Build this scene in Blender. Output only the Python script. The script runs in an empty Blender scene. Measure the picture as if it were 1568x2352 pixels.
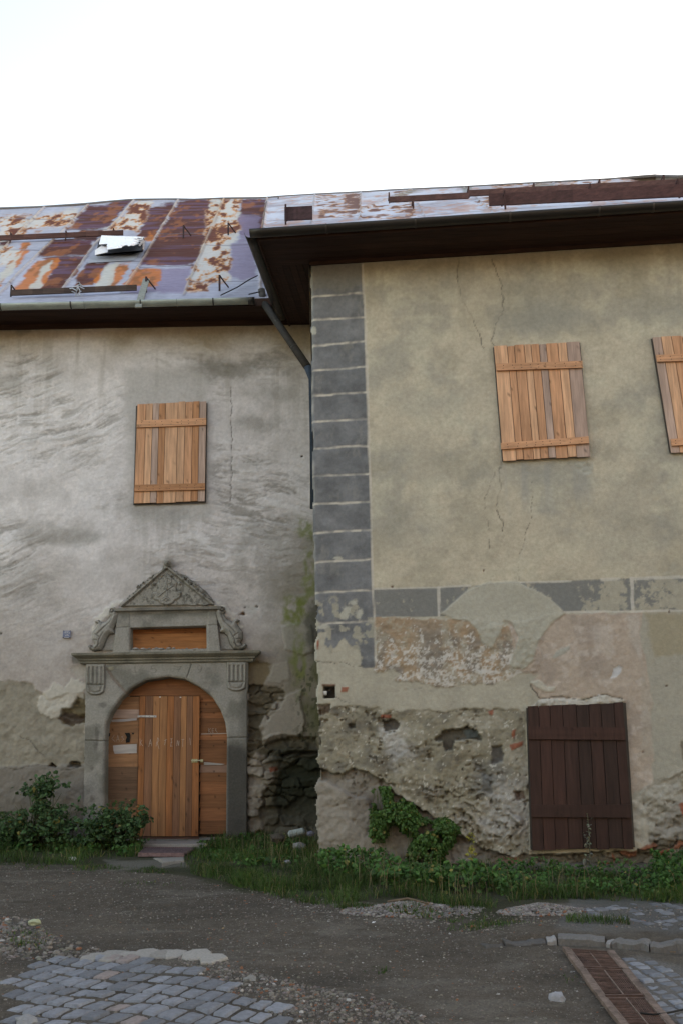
import bpy, math, random
import numpy as np
from mathutils import Vector
R = math.radians
sc = bpy.context.scene
COL = sc.collection
random.seed(7); rng = np.random.default_rng(7)

# ------------------------------------------------------------------ camera
F_PX, CXP, CYP = 2400.0, 784.0, 1176.0
PITCH, ROLL = R(13.2), R(1.03)
CAM = np.array([0.0, 0.0, 1.6])
Fw = np.array([0, math.cos(PITCH), math.sin(PITCH)])
U0 = np.array([0, -math.sin(PITCH), math.cos(PITCH)]); R0 = np.array([1.0, 0, 0])
Rt = R0*math.cos(ROLL) - U0*math.sin(ROLL)
Up = U0*math.cos(ROLL) + R0*math.sin(ROLL)
cd = bpy.data.cameras.new('camera'); cam = bpy.data.objects.new('camera', cd); COL.objects.link(cam)
cd.sensor_fit = 'VERTICAL'; cd.sensor_height = 36; cd.lens = F_PX/2352*36
cd.clip_start = 0.1; cd.clip_end = 500
from mathutils import Matrix
cam.matrix_world = Matrix(((Rt[0], Up[0], -Fw[0], CAM[0]), (Rt[1], Up[1], -Fw[1], CAM[1]), (Rt[2], Up[2], -Fw[2], CAM[2]), (0, 0, 0, 1)))
sc.camera = cam

# ------------------------------------------------------------------ light
SUN_EL, SUN_AZ = R(15), R(50)          # behind the houses, to the right: the street lies in their shade
w = bpy.data.worlds.new('World'); sc.world = w; w.use_nodes = True
nt = w.node_tree; bg = nt.nodes['Background']
sky = nt.nodes.new('ShaderNodeTexSky'); sky.sky_type = 'NISHITA'; sky.sun_disc = False
sky.sun_elevation = SUN_EL; sky.sun_rotation = SUN_AZ
sky.air_density = 1.0; sky.dust_density = 1.3; sky.ozone_density = 0.6
nt.links.new(sky.outputs[0], bg.inputs[0]); bg.inputs[1].default_value = 0.15
sl = bpy.data.lights.new('sun', 'SUN'); so = bpy.data.objects.new('sun', sl); COL.objects.link(so)
sl.energy = 2.0; sl.angle = R(0.5); sl.color = (1, .93, .82)
sd = Vector((math.sin(SUN_AZ)*math.cos(SUN_EL), math.cos(SUN_AZ)*math.cos(SUN_EL), math.sin(SUN_EL)))
so.rotation_euler = sd.to_track_quat('Z', 'Y').to_euler(); so.location = (20, 20, 20)
sc.view_settings.view_transform = 'Standard'; sc.view_settings.look = 'None'
sc.view_settings.exposure = 2.25; sc.view_settings.gamma = 1
sc.view_settings.use_white_balance = True; sc.view_settings.white_balance_temperature = 8900; sc.view_settings.white_balance_tint = 15
sc.cycles.use_denoising = True
sc.cycles.max_bounces = 6

# ------------------------------------------------------------------ projection helpers (pixels of the 1568x2352 view)
def ray(px, py):
    px = np.asarray(px, float); py = np.asarray(py, float)
    return Fw + ((px-CXP)/F_PX)[..., None]*Rt + ((CYP-py)/F_PX)[..., None]*Up
def project(P):
    d = np.asarray(P, float) - CAM
    z = d@Fw
    return CXP + F_PX*(d@Rt)/z, CYP - F_PX*(d@Up)/z
class Frame:                      # a wall plane: u along, n out towards the street, z up
    def __init__(s, o, yaw):
        s.o = np.array([o[0], o[1], 0.0]); s.u = np.array([math.cos(yaw), math.sin(yaw), 0]); s.n = np.array([math.sin(yaw), -math.cos(yaw), 0])
    def P(s, u, z, n=0.0):
        u, z, n = np.broadcast_arrays(np.asarray(u, float), np.asarray(z, float), np.asarray(n, float))
        return s.o + u[..., None]*s.u + n[..., None]*s.n + z[..., None]*np.array([0, 0, 1.0])
    def uz(s, px, py, n=0.0):      # pixel -> (u, z) on the plane offset by n
        r = ray(px, py); o = s.o + s.n*n
        t = ((o-CAM)@s.n)/(r@s.n)
        p = CAM + r*np.asarray(t)[..., None]
        return (p-s.o)@s.u, p[..., 2]
    def px(s, px, py, n=0.0):
        u, z = s.uz(px, py, n); return s.P(u, z, n)
LD = 15.4
LW = Frame((0, LD), 0.0)
_r = ray(716, 1000); _t = 13.3/_r[1]
RW = Frame((CAM[0]+_r[0]*_t, 13.3), R(-5.5))
GS = 0.065
def gbase(x, y): return np.maximum(GS*(np.asarray(y, float)-8), -0.16)
def gpt(px, py):                  # pixel -> point of the sloping ground plane
    r = ray(px, py); t = (GS*(0-8)-CAM[2])/(r[..., 2]-GS*r[..., 1])
    return CAM + r*np.asarray(t)[..., None]

# ------------------------------------------------------------------ noise
def _h(ix, iy, s):
    a = (ix.astype(np.int64)*374761393 + iy.astype(np.int64)*668265263 + s*1442695041) & 0xffffffff
    a = ((a ^ (a >> 13))*1274126177) & 0xffffffff
    a = ((a ^ (a >> 15))*2246822519) & 0xffffffff
    return ((a ^ (a >> 16)) & 0xffffff)/float(0xffffff)
def vn(x, y, s=0):
    x = np.asarray(x, float); y = np.asarray(y, float)
    ix = np.floor(x); iy = np.floor(y); fx = x-ix; fy = y-iy
    fx = fx*fx*(3-2*fx); fy = fy*fy*(3-2*fy)
    a = _h(ix, iy, s); b = _h(ix+1, iy, s); c = _h(ix, iy+1, s); d = _h(ix+1, iy+1, s)
    return (a*(1-fx)+b*fx)*(1-fy) + (c*(1-fx)+d*fx)*fy
def fbm(x, y, s=0, o=4, g=.5):     # about -1..1
    t = 0; a = 1; n = 0
    for k in range(o):
        t = t + a*(vn(x*2**k+17.3*k, y*2**k-9.1*k, s+k*13)*2-1); n += a; a *= g
    return t/n*1.5
def worley(x, y, s=0):
    ix = np.floor(x); iy = np.floor(y); f1 = np.full(np.shape(x), 9.0); f2 = f1.copy(); idv = np.zeros(np.shape(x))
    for dx in (-1, 0, 1):
        for dy in (-1, 0, 1):
            cx = ix+dx; cy = iy+dy
            ox = cx+.15+.7*_h(cx, cy, s); oy = cy+.15+.7*_h(cx, cy, s+5)
            d = np.hypot(x-ox, y-oy); i = _h(cx, cy, s+9)
            m = d < f1
            f2 = np.where(m, f1, np.minimum(f2, d)); idv = np.where(m, i, idv); f1 = np.where(m, d, f1)
    return f1, f2, idv
def stones(x, y, s=0):              # flat tilted stone faces: edge distance, id, face height
    ix = np.floor(x); iy = np.floor(y); f1 = np.full(np.shape(x), 9.0); f2 = f1.copy(); idv = np.zeros(np.shape(x)); tl = idv.copy()
    for dx in (-1, 0, 1):
        for dy in (-1, 0, 1):
            cx = ix+dx; cy = iy+dy
            ox = x-(cx+.1+.8*_h(cx, cy, s)); oy = y-(cy+.15+.7*_h(cx, cy, s+5))
            d = np.maximum(np.abs(ox)*.9+.25*np.abs(oy), np.abs(oy))*(.8+.5*_h(cx, cy, s+21)); i = _h(cx, cy, s+9)
            t = ox*(_h(cx, cy, s+11)-.5)+oy*(_h(cx, cy, s+12)-.5)
            m = d < f1
            f2 = np.where(m, f1, np.minimum(f2, d)); idv = np.where(m, i, idv); tl = np.where(m, t, tl); f1 = np.where(m, d, f1)
    return f2-f1, idv, tl
def steps(v, k, w=.12):             # terraced value: broken layers with crisp edges
    f = np.floor(v*k); r = v*k-f
    return (f+sst(1-w, 1, r))/k
def sst(a, b, x):
    t = np.clip((x-a)/(b-a), 0, 1); return t*t*(3-2*t)
def sdpoly(X, Y, pts):             # + inside
    p = np.array(pts, float); n = len(p)
    d = np.full(X.shape, 1e9); ins = np.zeros(X.shape, bool)
    for i in range(n):
        a = p[i]; b = p[(i+1) % n]; e = b-a
        wx = X-a[0]; wy = Y-a[1]
        t = np.clip((wx*e[0]+wy*e[1])/(e@e+1e-9), 0, 1)
        d = np.minimum(d, np.hypot(wx-e[0]*t, wy-e[1]*t))
        c = ((a[1] <= Y) & (b[1] > Y)) | ((b[1] <= Y) & (a[1] > Y))
        with np.errstate(divide='ignore', invalid='ignore'):
            xi = a[0] + (Y-a[1])*e[0]/(e[1] if e[1] else 1e-9)
        ins ^= c & (X < xi)
    return np.where(ins, d, -d)
def dline(X, Y, pts):
    p = np.array(pts, float); d = np.full(X.shape, 1e9)
    for i in range(len(p)-1):
        a = p[i]; e = p[i+1]-a; wx = X-a[0]; wy = Y-a[1]
        t = np.clip((wx*e[0]+wy*e[1])/(e@e+1e-9), 0, 1)
        d = np.minimum(d, np.hypot(wx-e[0]*t, wy-e[1]*t))
    return d
class Paint:
    """masks traced on a surface, with ragged edges"""
    def __init__(s, X, Y, U, Z, seed=0):
        s.X, s.Y, s.U, s.Z, s.k = X, Y, U, Z, seed
    def poly(s, pts, soft=2.0, rag=5.0, sc=9.0):
        s.k += 1
        n = fbm(s.U*sc, s.Z*sc, s.k, 5, .6)
        return sst(-soft, soft, sdpoly(s.X, s.Y, pts) + n*rag)
    def line(s, pts, wd=1.5, soft=1.0, rag=3.0, sc=8.0):
        s.k += 1
        nx = fbm(s.U*sc, s.Z*sc, s.k, 4, .6)*rag; ny = fbm(s.U*sc, s.Z*sc, s.k+77, 4, .6)*rag
        return 1-sst(wd-soft, wd+soft, dline(s.X+nx, s.Y+ny, pts))
    def ell(s, cx, cy, rx, ry, soft=.35, rag=.3, sc=7.0, ang=0):
        s.k += 1
        a = R(ang); dx = s.X-cx; dy = s.Y-cy
        q = np.hypot((dx*math.cos(a)+dy*math.sin(a))/rx, (-dx*math.sin(a)+dy*math.cos(a))/ry)
        return 1-sst(1-soft, 1+soft, q + rag*fbm(s.U*sc, s.Z*sc, s.k, 5, .6))
def mix(col, c, m):
    return col*(1-m[..., None]) + np.asarray(c, float)*m[..., None]

# ------------------------------------------------------------------ materials
def new_mat(name): 
    m = bpy.data.materials.new(name); m.use_nodes = True
    return m, m.node_tree, m.node_tree.nodes['Principled BSDF']
def node(nt, t, **kw):
    n = nt.nodes.new(t)
    for k, v in kw.items(): setattr(n, k, v)
    return n
def surf_mat(name, rough=.9, var=.25, bumps=((60, .004), (260, .0015)), stretch=(1, 1, 1), spec=.25, metal=0, speck=0, rot=(0, 0, 0), noise_scale=35):
    """colour from the mesh's painted pigment, broken up by fine noise; fine relief from bump"""
    m, nt, b = new_mat(name); L = nt.links.new
    at = node(nt, 'ShaderNodeVertexColor'); at.layer_name = 'Col'
    tc = node(nt, 'ShaderNodeTexCoord'); mp = node(nt, 'ShaderNodeMapping'); mp.inputs['Scale'].default_value = stretch; mp.inputs['Rotation'].default_value = rot
    ad = node(nt, 'ShaderNodeVectorMath', operation='ADD'); ml = node(nt, 'ShaderNodeMath', operation='MULTIPLY'); ml.inputs[1].default_value = 37.0
    L(tc.outputs['Object'], ad.inputs[0]); L(at.outputs['Alpha'], ml.inputs[0]); L(ml.outputs[0], ad.inputs[1]); L(ad.outputs[0], mp.inputs['Vector'])
    n1 = node(nt, 'ShaderNodeTexNoise'); n1.inputs['Scale'].default_value = noise_scale; n1.inputs['Detail'].default_value = 8; n1.inputs['Roughness'].default_value = .65
    L(mp.outputs[0], n1.inputs['Vector'])
    mr = node(nt, 'ShaderNodeMapRange'); mr.inputs['From Min'].default_value = .3; mr.inputs['From Max'].default_value = .7; mr.inputs['To Min'].default_value = 1-var; mr.inputs['To Max'].default_value = 1+var
    L(n1.outputs['Fac'], mr.inputs['Value'])
    mu = node(nt, 'ShaderNodeVectorMath', operation='SCALE'); L(at.outputs['Color'], mu.inputs[0]); L(mr.outputs[0], mu.inputs['Scale'])
    out = mu.outputs[0]
    if speck:
        v = node(nt, 'ShaderNodeTexVoronoi'); v.inputs['Scale'].default_value = 42; L(mp.outputs[0], v.inputs['Vector'])
        rr = node(nt, 'ShaderNodeValToRGB'); rr.color_ramp.elements[0].position = .05; rr.color_ramp.elements[0].color = (.25, .25, .25, 1); rr.color_ramp.elements[1].position = .16; rr.color_ramp.elements[1].color = (1, 1, 1, 1)
        L(v.outputs['Distance'], rr.inputs[0])
        mm = node(nt, 'ShaderNodeMix', data_type='RGBA', blend_type='MULTIPLY'); mm.inputs[0].default_value = speck
        L(out, mm.inputs[6]); L(rr.outputs[0], mm.inputs[7]); out = mm.outputs[2]
    L(out, b.inputs['Base Color'])
    prev = None
    for s_, d_ in bumps:
        n = node(nt, 'ShaderNodeTexNoise'); n.inputs['Scale'].default_value = s_; n.inputs['Detail'].default_value = 6; n.inputs['Roughness'].default_value = .6
        L(mp.outputs[0], n.inputs['Vector'])
        bp = node(nt, 'ShaderNodeBump'); bp.inputs['Strength'].default_value = 1; bp.inputs['Distance'].default_value = d_
        L(n.outputs['Fac'], bp.inputs['Height'])
        if prev: L(prev.outputs[0], bp.inputs['Normal'])
        prev = bp
    if prev: L(prev.outputs[0], b.inputs['Normal'])
    b.inputs['Roughness'].default_value = rough; b.inputs['Specular IOR Level'].default_value = spec; b.inputs['Metallic'].default_value = metal
    return m
M_PLASTER = surf_mat('old_plaster', .92, .10, ((14, .012), (70, .004), (300, .0008)), speck=.0, noise_scale=22)
M_RENDER = surf_mat('rough_render', .95, .12, ((16, .008), (80, .004), (280, .001)), speck=.0, noise_scale=20)
M_STONE = surf_mat('carved_stone', .9, .2, ((40, .004), (200, .0012)), speck=.15)
M_WOODV = surf_mat('pine_boards_upright', .7, .26, ((40, .002), (160, .0008)), stretch=(1, 1, .06), noise_scale=45)
M_WOODH = surf_mat('pine_boards_level', .75, .26, ((40, .002), (160, .0008)), stretch=(.06, 1, 1), noise_scale=45)
M_DARKWOOD = surf_mat('brown_painted_boards', .6, .35, ((40, .002), (160, .0006)), stretch=(1, 1, .08), noise_scale=30)
M_EAVES = surf_mat('eaves_boards', .8, .4, ((40, .003),), stretch=(.08, 1, 1), noise_scale=25)
M_SHEET = surf_mat('rusting_sheet_metal', .7, .14, ((10, .006), (60, .002)), stretch=(.35, 1, 1), spec=.15, noise_scale=22)
M_METAL = surf_mat('weathered_zinc', .45, .3, ((30, .002),), stretch=(.3, 1, 1), spec=.5, metal=.35, noise_scale=12)
M_PIPE = surf_mat('dull_painted_pipe', .75, .4, ((40, .002),), noise_scale=16)
M_IRON = surf_mat('rusty_iron', .8, .5, ((60, .002),), noise_scale=20)
M_EARTH = surf_mat('packed_earth', .97, .35, ((25, .012), (90, .008), (320, .004)), noise_scale=60, spec=.15)
M_COBBLE = surf_mat('cobble_granite', .62, .22, ((40, .004), (200, .002)), spec=.45, noise_scale=30)
M_PEB = surf_mat('gravel_stones', .85, .2, ((90, .002),), noise_scale=50)
def leaf_mat():
    m, nt, b = new_mat('leaves'); L = nt.links.new
    at = node(nt, 'ShaderNodeVertexColor'); at.layer_name = 'Col'
    L(at.outputs['Color'], b.inputs['Base Color']); b.inputs['Roughness'].default_value = .55; b.inputs['Specular IOR Level'].default_value = .3
    b.inputs['Subsurface Weight'].default_value = 0
    tr = node(nt, 'ShaderNodeBsdfTranslucent'); L(at.outputs['Color'], tr.inputs[0])
    mx = node(nt, 'ShaderNodeMixShader'); mx.inputs[0].default_value = .25
    o = nt.nodes['Material Output']; L(b.outputs[0], mx.inputs[1]); L(tr.outputs[0], mx.inputs[2]); L(mx.outputs[0], o.inputs[0])
    return m
M_LEAF = leaf_mat()

# ------------------------------------------------------------------ object helpers
def tag(o, label=None, cat=None, group=None, kind=None):
    if label: o['label'] = label
    if cat: o['category'] = cat
    if group: o['group'] = group
    if kind: o['kind'] = kind
    return o
def empty(name, loc):
    o = bpy.data.objects.new(name, None); COL.objects.link(o); o.location = [float(v) for v in loc]; o.empty_display_size = .2; return o
ORG = {}
def mesh_np(name, V, Fc, C, mat, parent=None, smooth=True, loc=None):
    """V (N,3) world coordinates, Fc (M,k) quads/tris, C (N,3) or (3,), A one mesh object"""
    V = np.asarray(V, float).reshape(-1, 3); Fc = np.asarray(Fc, np.int64)
    if parent is not None: org = ORG[parent.name]
    elif loc is not None: org = np.array(loc, float)
    else:
        org = np.array([V[:, 0].mean(), V[:, 1].mean(), V[:, 2].min()])
    k = Fc.shape[1]; M = len(Fc)
    me = bpy.data.meshes.new(name)
    me.vertices.add(len(V)); me.vertices.foreach_set('co', (V-org).ravel())
    me.loops.add(M*k); me.loops.foreach_set('vertex_index', Fc.ravel())
    me.polygons.add(M); me.polygons.foreach_set('loop_start', np.arange(M)*k); me.polygons.foreach_set('loop_total', np.full(M, k))
    me.polygons.foreach_set('use_smooth', np.full(M, bool(smooth)))
    me.update(calc_edges=True)
    C = np.asarray(C, float)
    if C.ndim == 1: C = np.tile(C, (len(V), 1))
    if C.shape[1] == 3: C = np.concatenate([C, np.zeros((len(C), 1))], 1)
    at = me.color_attributes.new('Col', 'FLOAT_COLOR', 'POINT'); at.data.foreach_set('color', np.clip(C, 0, 1).ravel())
    me.materials.append(mat)
    o = bpy.data.objects.new(name, me); COL.objects.link(o)
    if parent is not None: o.parent = parent
    else: o.location = org
    ORG[o.name] = org
    return o
def root(name, loc):
    o = empty(name, loc); ORG[o.name] = np.array(loc, float); return o
class MB:
    """collects boxes, tubes and polygons into one mesh"""
    def __init__(s): s.v = []; s.f = []; s.c = []; s.n = 0
    def add(s, V, F, c, a=None):
        V = np.asarray(V, float); s.v.append(V)
        s.f += [[i+s.n for i in f] for f in F]; s.n += len(V)
        c = np.asarray(c, float)
        if c.ndim == 1: c = np.tile(c[:3], (len(V), 1))
        a = random.random() if a is None else a
        s.c.append(np.concatenate([c[:, :3], np.full((len(V), 1), a)], 1))
    def hexa(s, P8, c, a=None):    # 4 back + 4 front
        s.add(P8, [[0, 3, 2, 1], [4, 5, 6, 7], [0, 1, 5, 4], [1, 2, 6, 5], [2, 3, 7, 6], [3, 0, 4, 7]], c, a)
    def bar(s, a, b, w, h, up=(0, 0, 1), c=(.1, .1, .1)):
        a = np.array(a, float); b = np.array(b, float); d = b-a; d /= np.linalg.norm(d)
        up = np.array(up, float); x = np.cross(d, up); x /= np.linalg.norm(x); y = np.cross(x, d)
        x *= w/2; y *= h/2
        s.hexa([a-x-y, a+x-y, a+x+y, a-x+y, b-x-y, b+x-y, b+x+y, b-x+y], c)
    def tube(s, pts, r, c, seg=10, arc=(0, 2*math.pi), close=True, up=(0, 0, 1)):
        pts = [np.array(p, float) for p in pts]; n = len(pts); V = []
        full = arc[1]-arc[0] > 6.2; m = seg if full else seg+1
        rr = r if hasattr(r, '__len__') else [r]*n
        for i, p in enumerate(pts):
            d = pts[min(i+1, n-1)]-pts[max(i-1, 0)]; d /= np.linalg.norm(d)
            x = np.cross(d, up); 
            if np.linalg.norm(x) < 1e-3: x = np.array([1.0, 0, 0])
            x /= np.linalg.norm(x); y = np.cross(x, d)
            for j in range(m):
                a = arc[0]+(arc[1]-arc[0])*j/seg; V.append(p+rr[i]*(x*math.cos(a)+y*math.sin(a)))
        F = []
        for i in range(n-1):
            for j in range(seg):
                j2 = (j+1) % m if full else j+1
                F.append([i*m+j, i*m+j2, (i+1)*m+j2, (i+1)*m+j])
        if close and full: F.append(list(range(m))[::-1]); F.append([(n-1)*m+j for j in range(m)])
        s.add(V, F, c)
    def build(s, name, mat, parent=None, bevel=0, smooth=False, loc=None, solid=0):
        V = np.concatenate(s.v); C = np.concatenate(s.c)
        if parent is not None: org = ORG[parent.name]
        elif loc is not None: org = np.array(loc, float)
        else: org = np.array([V[:, 0].mean(), V[:, 1].mean(), V[:, 2].min()])
        me = bpy.data.meshes.new(name); me.from_pydata((V-org).tolist(), [], s.f); me.update()
        at = me.color_attributes.new('Col', 'FLOAT_COLOR', 'POINT'); at.data.foreach_set('color', np.clip(C, 0, 1).ravel())
        me.materials.append(mat); me.polygons.foreach_set('use_smooth', [bool(smooth)]*len(me.polygons))
        o = bpy.data.objects.new(name, me); COL.objects.link(o)
        if parent is not None: o.parent = parent
        else: o.location = org
        ORG[o.name] = org
        if solid:
            md = o.modifiers.new('thickness', 'SOLIDIFY'); md.thickness = solid
        if bevel:
            md = o.modifiers.new('edge', 'BEVEL'); md.width = bevel; md.segments = 2; md.limit_method = 'ANGLE'
        return o
def relief(name, fr, us, zs, fn, mat, parent, n0=0.0):
    U, Z = np.meshgrid(us, zs); P = fr.P(U, Z, n0); X, Y = project(P)
    h, col, keep = fn(Paint(X, Y, U, Z, hash(name) % 7 if False else len(name)*3))
    # reproject so that traced outlines sit on the raised surface itself
    V = fr.P(U, Z, n0+h)
    ny, nx = U.shape; idx = np.arange(ny*nx).reshape(ny, nx)
    q = np.stack([idx[:-1, :-1], idx[:-1, 1:], idx[1:, 1:], idx[1:, :-1]], -1).reshape(-1, 4)
    k = keep.ravel(); q = q[k[q].all(1)]
    used = np.zeros(ny*nx, bool); used[q.ravel()] = True; re = np.cumsum(used)-1
    return mesh_np(name, V.reshape(-1, 3)[used], re[q], col.reshape(-1, 3)[used], mat, parent)

# ================================================================== GROUND
KERB = [(1130, 2166), (1160, 2160), (1254, 2152), (1280, 2151), (1389, 2155), (1400, 2158), (1492, 2168), (1568, 2172), (1700, 2180), (1900, 2195)]
kp = gpt(np.array([p[0] for p in KERB]), np.array([p[1]+16 for p in KERB]))
def kerb_y(x): return np.interp(x, kp[:, 0], kp[:, 1])
heaps = [(gpt(945, 2096), .47, .22, .075), (gpt(1243, 2106), .28, .15, .055)]
def gz(x, y, fine=True):
    z = gbase(x, y)
    up = sst(.0, .07, y-kerb_y(x))*sst(kp[0, 0]-.3, kp[2, 0], x)*(1-.9*sst(.3, 2.2, y-kerb_y(x)))
    z = z + .07*up
    for c, rx, ry, h in heaps:
        q = np.hypot((x-c[0])/rx, (y-c[1])/ry); z = z + h*np.exp(-q*q*1.6)*(1 if fine else 1)
    if fine:
        z = z - .02*np.exp(-((y-9.6-.15*x)/.25)**2) - .02*np.exp(-((y-11.2-.15*x)/.25)**2)
    z = z + .022*fbm(x*.9, y*.9, 3, 4) + .006*fbm(x*9, y*9, 5, 3)
    return z
def axis(a, b, st, lo, hi):
    return np.concatenate([lo + (a-lo)*np.linspace(0, 1, 30)[:-1]**.5, np.arange(a, b, st), b+(hi-b)*np.linspace(0, 1, 30)**2])
gx = axis(-5.2, 5.6, .022, -70, 70); gy = axis(6.6, 15.9, .022, -70, 90)
GX, GY = np.meshgrid(gx, gy); GZ = gz(GX, GY)
PXg, PYg = project(np.stack([GX, GY, GZ], -1)); front = GY > 3
pt = Paint(PXg, PYg, GX, GY, 400)
gc = np.zeros(GX.shape+(3,)) + (.098, .083, .068)
n = fbm(GX*1.3, GY*2.2, 11, 5); gc *= (1+.22*n)[..., None]
trk = np.exp(-((GY-9.6-.15*GX)/.28)**2)+np.exp(-((GY-11.2-.15*GX)/.28)**2); gc = mix(gc, (.085, .072, .06), np.clip(trk*(.6+.5*fbm(GX*.8, GY*3, 13, 3)), 0, 1)*.6); gc = mix(gc, (.16, .145, .125), sst(.15, .7, fbm(GX*1.1, GY*3.2, 14, 5, .6))*.5)
gc *= (1+.25*fbm(GX*14, GY*14, 12, 4, .8))[..., None]
gc = mix(gc, (.045, .04, .034), np.clip(fbm(GX*.7, GY*1.6, 21, 4), 0, 1)*.6)
gc = mix(gc, (.035, .04, .02), pt.poly([(-200, 1900), (500, 1900), (720, 1960), (1200, 2000), (1900, 2030), (1900, 2100), (1300, 2070), (1140, 2130), (1030, 2110), (830, 2080), (560, 2050), (420, 2010), (200, 1990), (-200, 1975)], 8, 14, 3)*.75)
gc = mix(gc, (.13, .13, .13), pt.poly([(1310, 2060), (1700, 2070), (1700, 2150), (1400, 2140), (1280, 2125)], 10, 14, 3)*.6)
gc = mix(gc, (.15, .14, .125), pt.poly([(240, 1976), (420, 1974), (430, 1988), (330, 1998), (250, 1996)], 4, 7, 4)*.8)
gc = mix(gc, (.17, .165, .16), pt.poly([(1405, 2200), (1470, 2195), (1600, 2240), (1700, 2352), (1540, 2352)], 8, 12, 3)*.55)
ny, nx = GX.shape; idx = np.arange(ny*nx).reshape(ny, nx)
q = np.stack([idx[:-1, :-1], idx[:-1, 1:], idx[1:, 1:], idx[1:, :-1]], -1).reshape(-1, 4)
ground = mesh_np('ground', np.stack([GX, GY, GZ], -1), q, gc.reshape(-1, 3), M_EARTH, loc=(0, 0, 0)); tag(ground, kind='structure')

# pebble soup -------------------------------------------------------
ICO = None
def _ico():
    t = (1+5**.5)/2
    v = np.array([(-1, t, 0), (1, t, 0), (-1, -t, 0), (1, -t, 0), (0, -1, t), (0, 1, t), (0, -1, -t), (0, 1, -t), (t, 0, -1), (t, 0, 1), (-t, 0, -1), (-t, 0, 1)], float)
    v /= np.linalg.norm(v[0])
    f = np.array([(0, 11, 5), (0, 5, 1), (0, 1, 7), (0, 7, 10), (0, 10, 11), (1, 5, 9), (5, 11, 4), (11, 10, 2), (10, 7, 6), (7, 1, 8), (3, 9, 4), (3, 4, 2), (3, 2, 6), (3, 6, 8), (3, 8, 9), (4, 9, 5), (2, 4, 11), (6, 2, 10), (8, 6, 7), (9, 8, 1)])
    return v, f
IV, IF = _ico()
def pebbles(name, P, S, C, mat=M_PEB, parent=None):
    n = len(P); V = np.repeat(IV[None], n, 0)*(1+.35*(rng.random((n, 12, 1))-.5))
    V = V*(S[:, None, None]*(0.6+.8*rng.random((n, 1, 3)))*np.array([1, 1, .7]))
    a = rng.random(n)*6.28; ca, sa = np.cos(a)[:, None], np.sin(a)[:, None]
    V = np.stack([V[..., 0]*ca-V[..., 1]*sa, V[..., 0]*sa+V[..., 1]*ca, V[..., 2]], -1) + P[:, None]
    Fc = (IF[None]+12*np.arange(n)[:, None, None]).reshape(-1, 3)
    return mesh_np(name, V.reshape(-1, 3), Fc, np.repeat(C, 12, 0), mat, parent, smooth=False)
def in_poly(P2, poly): return sdpoly(P2[:, 0], P2[:, 1], poly) > 0
def scatter(poly, n):              # random points of the ground inside a traced outline
    p = np.array(poly, float); g = gpt(p[:, 0], p[:, 1])[:, :2]
    lo, hi = g.min(0), g.max(0); out = []
    while sum(map(len, out)) < n:
        c = lo+(hi-lo)*rng.random((n*2, 2)); out.append(c[in_poly(c, g)])
    c = np.concatenate(out)[:n]; return np.column_stack([c, gz(c[:, 0], c[:, 1])])
def stonecol(n, base=(.17, .16, .15), v=.5):
    c = np.array(base)*(1+v*(rng.random((n, 1))*2-1)); c *= 1+.12*(rng.random((n, 3))-.5)
    red = rng.random(n) < .05; c[red] = (.22, .10, .06); w_ = rng.random(n) < .018; c[w_] = (.36, .35, .34); return c
road = [(-40, 1985), (400, 2010), (800, 2090), (1130, 2140), (1290, 2180), (1420, 2360), (-40, 2360)]
parts_ = []
P1 = scatter(road, 15000); S1 = .0035+.009*rng.random(15000)**5
edge = [(430, 2190), (640, 2250), (900, 2300), (1010, 2360), (680, 2360), (560, 2300), (400, 2225)]
P2 = scatter(edge, 2600); S2 = .005+.015*rng.random(2600)**2.5
rub = [(-30, 2090), (60, 2110), (150, 2160), (250, 2175), (200, 2200), (60, 2200), (-30, 2190)]
P3 = scatter(rub, 900); S3 = .008+.025*rng.random(900)**2.5
P4 = scatter([(1130, 2110), (1568, 2080), (1568, 2150), (1130, 2150)], 900); S4 = .004+.009*rng.random(900)**2
P5 = scatter([(560, 2040), (1130, 2100), (1130, 2150), (700, 2120)], 1200); S5 = .004+.012*rng.random(1200)**3
PP = np.concatenate([P1, P2, P3, P4, P5]); SS = np.concatenate([S1, S2, S3, S4, S5])
tag(pebbles('gravel', PP, SS, stonecol(len(PP), (.15, .135, .12))), 'small loose stones strewn over the earth road', kind='stuff')
for i, (c, rx, ry, h) in enumerate(heaps):
    n = 2600 if i == 0 else 1700
    a = rng.random(n)*6.28; r_ = rng.random(n)**.75*1.45
    xy = np.column_stack([c[0]+rx*r_*np.cos(a), c[1]+ry*r_*np.sin(a)])
    P = np.column_stack([xy, gz(xy[:, 0], xy[:, 1])+.004])
    o = pebbles('gravel_heap', P, .008+.012*rng.random(n)**1.5, stonecol(n, (.19, .175, .165), .45))
    tag(o, ['wide heap of grey gravel on the road edge below the ivy', 'small heap of fine gravel nearer the brown shutter'][i], 'gravel heap', 'heaps of gravel at the road edge')
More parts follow.
